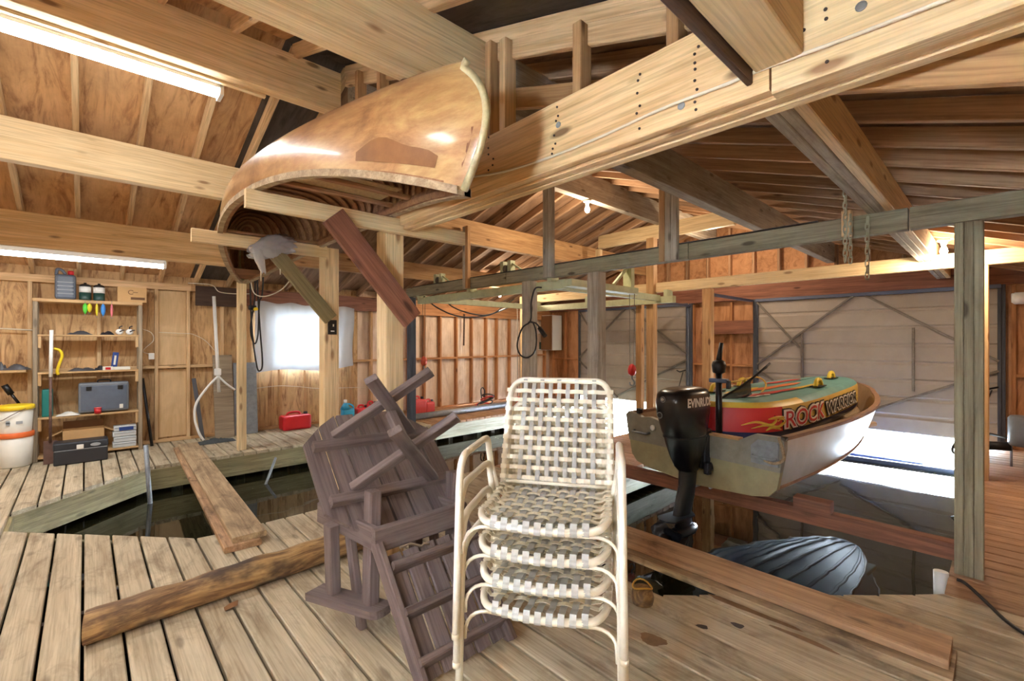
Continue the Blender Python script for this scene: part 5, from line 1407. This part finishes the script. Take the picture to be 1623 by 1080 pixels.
# buckets
bq = P(28, 741, Z=0) + V((-0.03, 0.11, 0))
bk = thing('white_bucket', 'lower white bucket with orange rim at the far left', 'bucket', bq, group='nested buckets')
MB().lathe([(0.13, 0), (0.135, 0.01), (0.147, 0.34), (0.13, 0.34)], 28).build('pail', 'bucket_white', bk); MB().lathe([(0.152, 0.325), (0.155, 0.33), (0.155, 0.375), (0.149, 0.38)], 28).build('rim', 'orange_band', bk)
bk = thing('white_bucket', 'upper white bucket with yellow lid at the far left', 'bucket', bq + V((0.004, 0, 0.345)), group='nested buckets')
MB().lathe([(0.125, 0), (0.13, 0.05), (0.143, 0.29)], 28).build('pail', 'bucket_white', bk); MB().lathe([(0.151, 0.285), (0.156, 0.29), (0.156, 0.325), (0.145, 0.335), (0.12, 0.338)], 28).build('lid', 'yellow_lid', bk)
MB().tube(smooth_path([(-0.145, 0, 0.27), (-0.11, -0.11, 0.18), (0, -0.16, 0.25), (0.09, -0.13, 0.30)], 6), 0.004, 5).build('bail', 'rust', bk)
for u_, w_, h_ in ((-0.045, 0.035, 0.012), (-0.045, 0.03, 0.05), (0.04, 0.05, 0.03)): MB().box((u_, -0.136 + abs(u_) * 0.12, 0.15), (w_, 0.006, h_)).build('print', 'case_edge', bk)
# wall shelf, strap and axe at far left
o = slab('wall_ledge', -1.3, -0.50, 7.70, 7.855, 1.03, 1.06, 'shelf_board'); tag(o, 'short wall ledge beside the buckets', 'ledge')
pile('rag_heap', 27, 0.22, 0.12, 0.07, 'lead_grey', 'grey rag heap on the short wall ledge', 'rag', 1.06, 7.77)
pile('small_can', 3, 0.08, 0.08, 0.10, 'lead_grey', 'dark can at the end of the short wall ledge', 'can', 1.06, 7.77)
ax_ = thing('black_pump', 'black hand pump leaning behind the buckets', 'pump', P(38, 650, Y=7.78) - V((0, 0, 0)))
MB().tube([(0.0, 0, 0), (-0.14, 0, 0.27)], 0.014, 8).build('rod', 'black_plastic', ax_); MB().tube([(-0.10, 0, 0.19), (-0.155, 0, 0.30)], 0.03, 10).build('grip', 'black_plastic', ax_); MB().chamfer_box((0, 0, 0.0), (0.11, 0.05, 0.04), 0.01).build('foot', 'black_plastic', ax_)
o = slab('wall_shelf', -1.3, -0.55, 7.72, 7.855, P(38, 655, Y=7.78).z - 0.06, P(38, 655, Y=7.78).z - 0.02, 'shelf_board'); tag(o, 'low wall ledge carrying the black hand pump', 'ledge')
# between the shelves and the window
o = MB().tube([P(226, 600, Y=7.80), P(241, 708, Y=7.70)], 0.017, 8).build('black_pole', 'black_plastic'); tag(o, 'thin black pole leaning beside the shelves', 'pole')
jb = MB().chamfer_box((0, 0, 0), (0.06, 0.05, 0.085), 0.006).build('junction_box', 'white_plastic', None, P(240, 565, Y=7.83)); tag(jb, 'white junction box on the stud right of the shelves', 'junction box')
o = MB().tube(smooth_path([P(u, v, Y=7.838) for u, v in ((226, 522), (240, 528), (243, 540), (230, 552), (227, 558), (238, 562))], 5), 0.005, 5).build('wall_cable', 'white_cable'); tag(o, 'thin cable curling into the junction box', 'cable')
o = MB().tube(smooth_path([P(u, v, Y=7.845) for u, v in ((252, 527), (290, 529), (305, 530), (325, 540), (340, 556))], 5), 0.005, 5).build('wall_cable', 'white_cable'); tag(o, 'thin cable along the pale wall panel', 'cable')
o = MB().tube([P(0, 521, Y=7.845), P(60, 524, Y=7.845)], 0.008, 6).build('wall_cable', 'white_cable'); tag(o, 'white cable across the wall left of the shelves', 'cable')
o = MB().tube(smooth_path([P(u, v, Y=7.845) for u, v in ((405, 616), (440, 612), (470, 613), (505, 616), (545, 615), (580, 614))], 5), 0.005, 5).build('wall_cable', 'white_cable'); tag(o, 'white cable along the wall under the window', 'cable')
pv = thing('pipe_pump', 'white plastic pipe with curved hoses standing by the wall', 'pipe', P(346, 705, Z=0) + V((0, 0.1, 0)))
B0 = pv.location
rel = lambda u, v, y: P(u, v, Y=y) - B0
MB().tube([rel(339, 470, 7.62), rel(347, 622, 7.55)], 0.022, 10).build('pipe', 'white_plastic', pv)
MB().chamfer_box(tuple(rel(345, 590, 7.56)), (0.08, 0.06, 0.10), 0.012).build('tee', 'white_plastic', pv)
MB().tube(smooth_path([rel(345, 597, 7.55), rel(328, 615, 7.5), rel(311, 640, 7.48), rel(309, 665, 7.45), rel(316, 688, 7.42), rel(323, 698, 7.42)], 6), 0.016, 8).build('hose', 'white_plastic', pv)
MB().tube(smooth_path([rel(347, 597, 7.55), rel(358, 608, 7.55), rel(372, 618, 7.60)], 6), 0.014, 8).build('hose', 'white_plastic', pv)
o = MB(); rows = []
for i in range(13):
    rows.append([(( -0.24 + 0.48 * i / 12), -0.11 + 0.22 * k / 8, 0.004 + 0.055 * max(0, math.sin(math.pi * i / 12) * math.sin(math.pi * k / 8)) * (0.6 + 0.4 * math.sin(i * 2.3 + k * 1.7))) for k in range(9)])
o.grid(rows); o.grid([[(x, y, 0.0) for x, y, _ in r_][::-1] for r_ in rows]); o = o.build('dark_rag', 'rag_grey', None, P(340, 701, Z=0)); tag(o, 'dark torn netting heap at the foot of the white pipe', 'netting')
G = 'sheets leaning on the wall'
def lean(u0, u1, vt, vb, y0, mat, lab, th=0.012):
    a, b_ = P(u0, vb, Y=y0), P(u1, vb, Y=y0); zt = P((u0 + u1) / 2, vt, Y=7.80).z
    mb = MB(); x0, x1 = a.x, b_.x
    mb.add([(x0, y0, 0), (x1, y0, 0), (x1, y0 + th, 0), (x0, y0 + th, 0), (x0, 7.80, zt), (x1, 7.80, zt), (x1, 7.80 + th, zt), (x0, 7.80 + th, zt)], [(0, 1, 2, 3)[::-1], (4, 5, 6, 7), (0, 1, 5, 4), (1, 2, 6, 5), (2, 3, 7, 6), (3, 0, 4, 7)])
    o = mb.build('leaning_sheet', mat, None, center=True); tag(o, lab, 'sheet', G)
lean(341, 372, 563, 696, 7.62, 'shelf_grey', 'stained brown board leaning behind the white pipe')
lean(372, 409, 575, 682, 7.70, 'galvanised', 'pale metal sheet leaning behind the slender pale post')
o = MB().bar(P(307, 600, Y=7.82), P(322, 700, Y=7.66), 0.05, 0.01, (0, 1, 0)).build('steel_strip', 'lead_grey'); tag(o, 'dark steel strip leaning left of the stained board', 'strip')
# fuel can with fittings
def fuel_can(u, v, w_, d, h, mat, lab, grp=None, spout=True, y=None, z0=0.0):
    loc = P(u, v, Z=0) + V((0, d / 2, z0))
    if loc.y > 7.66: q = P(u, 540, Y=7.64); loc = V((q.x, q.y, z0))
    c = thing('fuel_can', lab, 'fuel can', loc, group=grp)
    MB().chamfer_box((0, 0, h * 0.42), (w_, d, h * 0.84), 0.035).build('tank', mat, c)
    MB().tube(smooth_path([(-w_ * 0.3, 0, h * 0.82), (-w_ * 0.22, 0, h * 0.98), (w_ * 0.1, 0, h * 0.98), (w_ * 0.18, 0, h * 0.82)], 5), 0.018, 8).build('handle', mat, c)
    MB().lathe([(0.032, h * 0.82), (0.032, h * 0.95), (0.022, h * 0.97)], 14, c=(w_ * 0.36, 0, 0)).build('cap', 'black_plastic' if spout else mat, c)
    return c
fuel_can(468, 681, 0.43, 0.24, 0.27, 'red_plastic', 'low red boat fuel tank on the deck under the window')
G = 'red fuel cans along the shelf wall'
fuel_can(573, 662, 0.22, 0.20, 0.27, 'red_plastic', 'red fuel can beside the blue jug', G)
fuel_can(588, 657, 0.20, 0.20, 0.32, 'red_plastic', 'taller red fuel can behind the pale post', G)
fuel_can(661, 651, 0.30, 0.24, 0.33, 'red_pale', 'faded red fuel can right of the dark blue post', G)
fuel_can(679, 648, 0.20, 0.20, 0.25, 'red_pale', 'small faded red can next to the larger faded one', G)
jg = thing('washer_jug', 'blue fluid jug with white cap near the switch post', 'jug', V((P(551, 540, Y=7.64).x, 7.64, 0)))
MB().chamfer_box((0, 0, 0.12), (0.21, 0.14, 0.24), 0.03).build('body', 'blue_jug', jg)
MB().lathe([(0.09, 0.23), (0.05, 0.30), (0.025, 0.34)], 16, c=(-0.04, 0, 0)).build('neck', 'blue_jug', jg); MB().lathe([(0.028, 0.335), (0.028, 0.39)], 14, c=(-0.04, 0, 0)).build('cap', 'white_plastic', jg)
MB().tube(smooth_path([(0.09, 0, 0.17), (0.10, 0, 0.26), (0.03, 0, 0.31), (-0.02, 0, 0.31)], 5), 0.014, 7).build('handle', 'blue_jug', jg)
# sheet over the window
m, nt, N, L, B = new_mat('sheet_cloth')
tr = N.new('ShaderNodeBsdfTranslucent'); tr.inputs[0].default_value = (0.20, 0.205, 0.21, 1)
df = N.new('ShaderNodeBsdfDiffuse'); df.inputs[0].default_value = lin(232, 234, 240)
mx = N.new('ShaderNodeMixShader'); mx.inputs[0].default_value = 0.4
L.new(df.outputs[0], mx.inputs[1]); L.new(tr.outputs[0], mx.inputs[2]); L.new(mx.outputs[0], N['Material Output'].inputs['Surface'])
rows = []
for i in range(41):
    f = i / 40; x = 1.90 + 1.55 * f
    row = []
    for k in range(21):
        g = k / 20
        zb = 0.90 + 0.03 * math.sin(f * 7) + 0.04 * f
        zt = 2.00 - 0.03 * f + 0.015 * math.sin(f * 23)
        wv = 0.012 * math.sin(f * 34 + g * 2) * (0.4 + g * (1 - g)) + 0.006 * math.sin(f * 71 + 3 * g)
        edge = 0.05 * max(0, f - 0.82) / 0.18
        row.append((x, 7.79 + wv - edge * math.sin(g * 5 + 1), zt + (zb - zt) * g))
    rows.append(row)
o = MB().grid(rows).build('window_sheet', 'sheet_cloth'); tag(o, 'white sheet hung over the window, bright with daylight', 'sheet')
# ------------------------------------------------------------------ hanging and small things
# cords on the slender post
G = 'black cords hanging by the slender post'
for i, (pts, lb) in enumerate((([(396, 405), (397, 470), (400, 530), (407, 580), (412, 588), (416, 575), (412, 520), (408, 450), (408, 405)], 'long black cord loop hanging beside the slender post'),
                               ([(403, 402), (404, 470), (397, 520), (403, 545), (409, 530), (411, 480), (415, 470), (417, 440), (415, 402)], 'shorter black cord loop hanging beside the slender post'))):
    o = MB().tube(smooth_path([P(u, v, Y=6.72 + 0.03 * i) for u, v in pts], 6), 0.010, 7).build('hanging_cord', 'black_cable'); tag(o, lb, 'cord', G)
hd = thing('cord_reel', 'small black and yellow cord plug on the hanging cords', 'plug', P(400, 488, Y=6.70))
MB().chamfer_box((0, 0, 0), (0.09, 0.06, 0.06), 0.012).build('body', 'black_plastic', hd); MB().lathe([(0.022, 0), (0.022, 0.07)], 12, mtx=M.Translation((0.02, -0.035, -0.02)) @ M.Rotation(math.pi / 2, 4, 'X')).build('cap', 'yellow_lid', hd)
o = MB().tube(smooth_path([P(u, v, Y=6.6) for u, v in ((397, 444), (403, 465), (420, 470), (445, 460), (463, 440), (466, 430))], 6), 0.007, 6).build('loose_cable', 'white_cable'); tag(o, 'white cable sagging below the canoe stern', 'cable')
o = MB().tube(smooth_path([P(u, v, Y=7.60) for u, v in ((298, 449), (335, 452), (348, 463), (375, 466), (396, 466))], 6), 0.006, 6).build('loose_cable', 'white_cable'); tag(o, 'white cable along the dark header board', 'cable')
# switch plate on the post
sw = thing('switch_plate', 'black switch plate on the pale post', 'switch', (1.475, 3.738, P(525, 519, Y=3.74).z - 0.06))
MB().chamfer_box((0, -0.006, 0.06), (0.072, 0.012, 0.118), 0.004).build('plate', 'black_plastic', sw); MB().box((0.006, -0.014, 0.075), (0.008, 0.008, 0.02)).build('lever', 'white_plastic', sw); MB().box((0, -0.0125, 0.028), (0.03, 0.002, 0.008)).build('label_strip', 'white_plastic', sw)
# plastic bag over the brace end
m, nt, N, L, B = new_mat('bag_plastic')
B.inputs['Base Color'].default_value = lin(214, 218, 226); B.inputs['Roughness'].default_value = 0.15; B.inputs['Transmission Weight'].default_value = 0.45; B.inputs['IOR'].default_value = 1.2
rows = []
for i in range(15):
    f = i / 14; c = V((1.16 - 0.30 * f, 3.68, 2.12 - 0.09 * f ** 2)); r_ = 0.028 + 0.055 * math.sin(math.pi * (0.08 + 0.86 * f))
    rows.append([c + V((0.02 * math.sin(j * 2.1 + i), math.cos(2 * math.pi * j / 18) * r_ * (1 + 0.22 * math.sin(j * 2.7 + i * 1.3)), math.sin(2 * math.pi * j / 18) * r_ * (1 + 0.22 * math.cos(j * 1.9 + i)))) for j in range(18)])
bag = thing('plastic_bag', 'clear plastic bag wrapped round the rear rack bar', 'bag', (0, 0, 0))
MB().grid(rows, True, True).build('wrap', 'bag_plastic', bag)
rows = []
for i in range(9):
    f = i / 8
    rows.append([V((0.90 + 0.05 * math.cos(2 * math.pi * j / 12) * (1 - 0.7 * f) + 0.05 * f, 3.66 + 0.05 * math.sin(2 * math.pi * j / 12) * (1 - 0.7 * f), 2.06 - 0.17 * f + 0.01 * math.sin(j * 2.2 + i))) for j in range(12)])
MB().grid(rows, True, True).build('tail', 'bag_plastic', bag)
for x, ln in ((0.93, 0.12), (1.06, 0.06)): MB().tube([(x, 3.66, 1.95), (x, 3.66, 1.95 - ln)], 0.004, 5).build('string', 'white_cable', bag)
# steel rods standing in the empty slip
G = 'grey steel rods in the empty slip'
for a, b_, r_, lb in ((P(231, 706, Y=6.30), P(240, 800, Z=WZ - 0.3), 0.022, 'grey steel rod standing upright in the empty slip'), (P(437, 726, Y=6.25), P(420, 771, Z=WZ - 0.02), 0.016, 'short tilted steel rod in the empty slip')):
    if r_ > 0.02: b_ = P(241, 800, Z=WZ) + V((0.0, 0.0, -0.25))
    o = MB().tube([a, b_], r_, 8).build('steel_rod', 'galvanised'); tag(o, lb, 'rod', G)
# grey pipe and cord heap on the dock
o = MB().tube([P(652, 662, Z=0.06), P(806, 641, Z=0.06)], 0.055, 12).build('dock_pipe', 'galvanised'); tag(o, 'long grey pipe lying along the shelf-side dock', 'pipe')
hp = thing('cord_heap', 'coiled black and red cord heap on the far dock', 'cord', V((P(767, 540, Y=7.35).x, 7.35, 0)))
for k in range(5):
    MB().tube([V((0.20 * math.cos(a) * (1 - 0.08 * k) + 0.03 * k, 0.10 * math.sin(a), 0.04 + 0.05 * k + 0.05 * math.sin(a + k))) for a in [2 * math.pi * i / 18 for i in range(18)]], 0.014, 6, True).build('coil', 'black_cable' if k % 3 else 'red_hoist', hp)
MB().tube(smooth_path([(-0.06, 0, 0.2), (-0.08, 0, 0.38), (-0.03, 0, 0.42), (0.02, 0, 0.34), (0.0, 0, 0.22)], 5), 0.012, 6).build('loop', 'black_cable', hp)
o = MB().bar(P(736, 498, Y=7.80), P(735, 548, Y=7.80), 0.03, 0.02, (0, 1, 0)).build('wall_stick', 'lumber_dark'); tag(o, 'dark stick hanging on the bright stud wall', 'stick')
G = 'black cables slung under the hoist'
for pts, lb in (([(672, 470), (690, 486), (720, 500), (750, 503), (780, 498), (800, 484), (815, 474)], 'long black cable sagging below the green hoist'), ([(695, 468), (720, 488), (750, 498), (775, 499), (805, 488)], 'second black cable sagging below the green hoist')):
    o = MB().tube(smooth_path([P(u, v, Y=6.25) for u, v in pts], 5), 0.012, 6).build('slung_cable', 'black_cable'); tag(o, lb, 'cable', G)
# wall cabinet beyond the posts
cab = thing('wall_cabinet', 'brown and white wall cabinet in the far corner', 'cabinet', (8.42, 7.42, 1.16))
MB().bbox(-0.10, 0.24, 0.05, 0.42, 0, 0.86).build('carcass', 'white_plastic', cab); MB().bbox(-0.125, -0.105, 0.06, 0.41, 0.01, 0.85).build('door', 'cardboard_in', cab)
for zz in (0.0, 0.42, 0.84): MB().bbox(-0.10, 0.24, 0.42, 0.62, zz, zz + 0.02).build('open_shelf', 'white_plastic', cab)
MB().bbox(-0.06, 0.0, 0.46, 0.56, 0.022, 0.2).build('jar', 'green_dark', cab)
# cable loop on the grey post
cl = thing('cable_loop', 'black cable looped and hung on the grey post', 'cable', (0, 0, 0))
MB().tube(smooth_path([P(u, v, X=3.79) for u, v in ((858, 456), (848, 458), (842, 480), (841, 508), (828, 520), (820, 545), (824, 562), (836, 567), (848, 556), (850, 530), (845, 512), (838, 511))], 6), 0.010, 7).build('loop', 'black_cable', cl)
MB().tube(smooth_path([P(841, 511, X=3.79), P(850, 513, X=3.78), P(858, 524, X=3.77)], 5), 0.010, 7).build('lead', 'black_cable', cl)
MB().tube([P(855, 520, X=3.77), P(864, 533, X=3.76)], 0.026, 10).build('plug', 'black_plastic', cl)
# green boat hoist over the empty slip
h = thing('boat_hoist', 'pale green steel boat hoist hung over the empty slip', 'hoist', (0, 0, 0))
for a in ((3.93, 4.03, 3.35, 6.45, 1.99, 2.09), (6.40, 6.50, 3.35, 6.45, 1.97, 2.07), (4.03, 6.40, 3.55, 3.63, 2.00, 2.09), (4.03, 6.40, 6.15, 6.23, 2.00, 2.09)):
    MB().bbox(*a).build('hoist_beam', 'lift_green', h)
MB().bbox(3.90, 5.25, 3.22, 3.36, 2.0, 2.08).build('hoist_arm', 'lift_green', h)
MB().bbox(5.05, 5.12, 3.20, 3.32, 2.08, 2.36).build('bracket_post', 'lift_green', h); MB().bar((4.75, 3.26, 2.09), (5.07, 3.26, 2.34), 0.03, 0.03).build('bracket_strut', 'lift_green', h); MB().bbox(4.7, 5.1, 3.20, 3.32, 2.36, 2.40).build('bracket_cap', 'lift_green', h)
for y in (4.35, 5.9):
    pl_ = empty('pulley', (3.98, y, 2.25), None, h)
    MB().bbox(-0.04, 0.04, -0.10, -0.04, 0, 0.17).build('cheek', 'lift_green', pl_); MB().bbox(-0.04, 0.04, 0.04, 0.10, 0, 0.17).build('cheek', 'lift_green', pl_)
    MB().lathe([(0.06, -0.03), (0.045, 0), (0.06, 0.03)], 16, mtx=M.Translation((0, 0, 0.07)) @ M.Rotation(math.pi / 2, 4, 'X')).build('wheel', 'steel_brace', pl_)
    MB().bar((0, -0.08, 0.14), (0.0, -0.28, 0.02), 0.025, 0.02).build('pawl', 'lift_green', pl_)
for y in (3.5, 5.0, 6.3):
    MB().bbox(3.84, 3.97, y - 0.03, y + 0.03, 2.07, 2.118).build('hanger_plate', 'lift_green', h); MB().bbox(6.46, 6.63, y - 0.03, y + 0.03, 2.05, 2.175).build('hanger_plate', 'lift_green', h)
# hoist hooks
G = 'hoist hooks hanging on wires'
def hook(p, z1, mat, lab, sc=1.0):
    t = thing('hoist_hook', lab, 'hook', p, group=G)
    for dx in (-0.03, 0.03): MB().tube([(0, dx, 0.10 * sc), (0, dx * 1.2, z1 - p[2])], 0.0045, 5).build('wire', 'steel_brace', t)
    MB().lathe([(0.025, -0.02), (0.05, 0.01), (0.055, 0.06), (0.04, 0.11), (0.015, 0.13)], 14).build('block', mat, t)
    MB().tube(smooth_path([(0, 0, -0.02), (0, 0, -0.06), (0, -0.035, -0.10), (0, -0.02, -0.145), (0, 0.025, -0.14), (0, 0.035, -0.105)], 5), 0.011, 7).build('hook', 'galvanised', t)
hook(V((5.16, 3.26, P(998, 593, X=5.16).z)), 2.06, 'red_hoist', 'red hoist hook hanging between two posts')
hook(P(672, 578, X=3.98), 2.06, 'hoist_orange', 'faded orange hook at the left end of the hoist')
hook(V((5.95, 6.19, P(822, 640, X=5.94).z)), 2.06, 'hoist_orange', 'faded orange hook low beside the grey post')
# chains from the far beam
G = 'loose steel chains'
m_link = None
def chain(p, n, lab, loop=False):
    global m_link
    t = thing('steel_chain', lab, 'chain', p, group=G)
    if m_link is None:
        pts = [V((0.011 * math.cos(a), 0, 0.021 * math.sin(a) + (0.006 if math.sin(a) > 0 else -0.006))) for a in [2 * math.pi * i / 10 for i in range(10)]]
        o = MB().tube(pts, 0.0045, 6, True).build('link', 'chain_zinc', t); m_link = o.data; first = True
        o.location = (0, 0, 0)
    for i in range(n):
        o = bpy.data.objects.new('link', m_link); COL.objects.link(o); o.parent = t
        o.location = (0.0, 0.012 * (i % 2) * 0.2, -0.040 * (i + 1)); o.rotation_euler = (0, 0, math.radians(35 + 90 * (i % 2)))
    if loop:
        for i in range(loop):
            o = bpy.data.objects.new('link', m_link); COL.objects.link(o); o.parent = t
            o.location = (0.0, -0.028, -0.040 * (n - i) - 0.01); o.rotation_euler = (0, 0, math.radians(80 + 90 * (i % 2)))
paint('chain_zinc', (176, 174, 150), 0.4, 0.6)
chain((3.74, 0.72, 2.47), 13, 'longer doubled chain hanging in front of the grey rail', 8)
chain((3.74, 0.60, 2.225), 10, 'shorter chain hanging from the end of the triple beam', 0)
# door tracks
G = 'door tracks'
for y, z0, lb in ((3.00, 2.115, 'dark steel door track left of the motorboat door'), (4.13, 2.095, 'dark steel door track right of the empty slip door')):
    o = MB().bbox(6.70, 8.56, y - 0.025, y + 0.025, z0 - 0.04, z0).build('door_track', 'steel_blue'); tag(o, lb, 'track', G)
# extension cord on the deck at right
o = MB().tube(smooth_path([V((3.70, 0.18, 0.012)), P(1530, 925, Z=0.01), P(1560, 952, Z=0.01), P(1595, 985, Z=0.01), P(1640, 1015, Z=0.01)], 6), 0.009, 7).build('floor_cord', 'black_cable'); tag(o, 'black cord across the deck at the right edge', 'cord')
# pump and caged lamp in the right corner
pm = thing('water_pump', 'grey pump motor on the far deck at the right edge', 'pump', P(1620, 742, Z=0))
MB().lathe([(0.10, 0), (0.11, 0.02), (0.11, 0.30), (0.09, 0.33)], 20, mtx=M.Translation((0, 0, 0.24))).build('tank', 'case_grey', pm)
MB().tube([(0.0, 0.08, 0.22), (0.0, 0.30, 0.20)], 0.05, 12).build('motor', 'black_metal', pm); MB().tube([(0.0, 0.30, 0.20), (0.0, 0.34, 0.20)], 0.055, 12).build('end_bell', 'galvanised', pm)
for a, b_ in ((-0.06, -0.06), (0.06, -0.06), (0, 0.08)): MB().tube([(a, b_, 0), (a, b_, 0.25)], 0.012, 6).build('leg', 'galvanised', pm)
MB().tube(smooth_path([(0.05, 0.1, 0.30), (0.25, 0.3, 0.30), (0.3, 0.5, 0.2), (0.1, 0.55, 0.05), (0.0, 0.3, 0.03)], 6), 0.014, 7).build('hose', 'black_cable', pm)
lm = thing('caged_lamp', 'white bulkhead lamp on the far wall at the right edge', 'lamp', P(1614, 473, X=8.55))
MB().lathe([(0.05, -0.06), (0.075, -0.03), (0.075, 0.05), (0.05, 0.07)], 18, mtx=M.Rotation(math.pi / 2, 4, 'X')).build('globe', 'white_plastic', lm); MB().chamfer_box((0.07, 0, 0.02), (0.06, 0.12, 0.10), 0.01).build('base', 'enamel', lm)
# stains, leaf, log stump by the slip
st_ = thing('stump_piece', 'rotten stump end with yellow cord at the slip edge', 'stump', P(1018, 955, Z=0))
MB().lathe([(0.055, 0), (0.062, 0.03), (0.05, 0.075), (0.02, 0.085)], 14).build('wood', 'log_wood', st_); MB().tube([V((0.05 * math.cos(a), 0.05 * math.sin(a), 0.09 + 0.01 * math.sin(2 * a))) for a in [2 * math.pi * i / 16 for i in range(16)]], 0.005, 5, True).build('cord', 'rope_yellow', st_)
mb = MB(); lf = P(366, 965, Z=0); mb.grid([[(-0.03, -0.012, 0.004), (-0.03, 0.012, 0.012)], [(0, -0.02, 0.012), (0, 0.02, 0.02)], [(0.03, -0.006, 0.008), (0.035, 0.006, 0.03)]]); o = mb.build('dry_leaf', 'cardboard_in', None, lf); tag(o, 'curled dry leaf on the deck below the log', 'leaf')
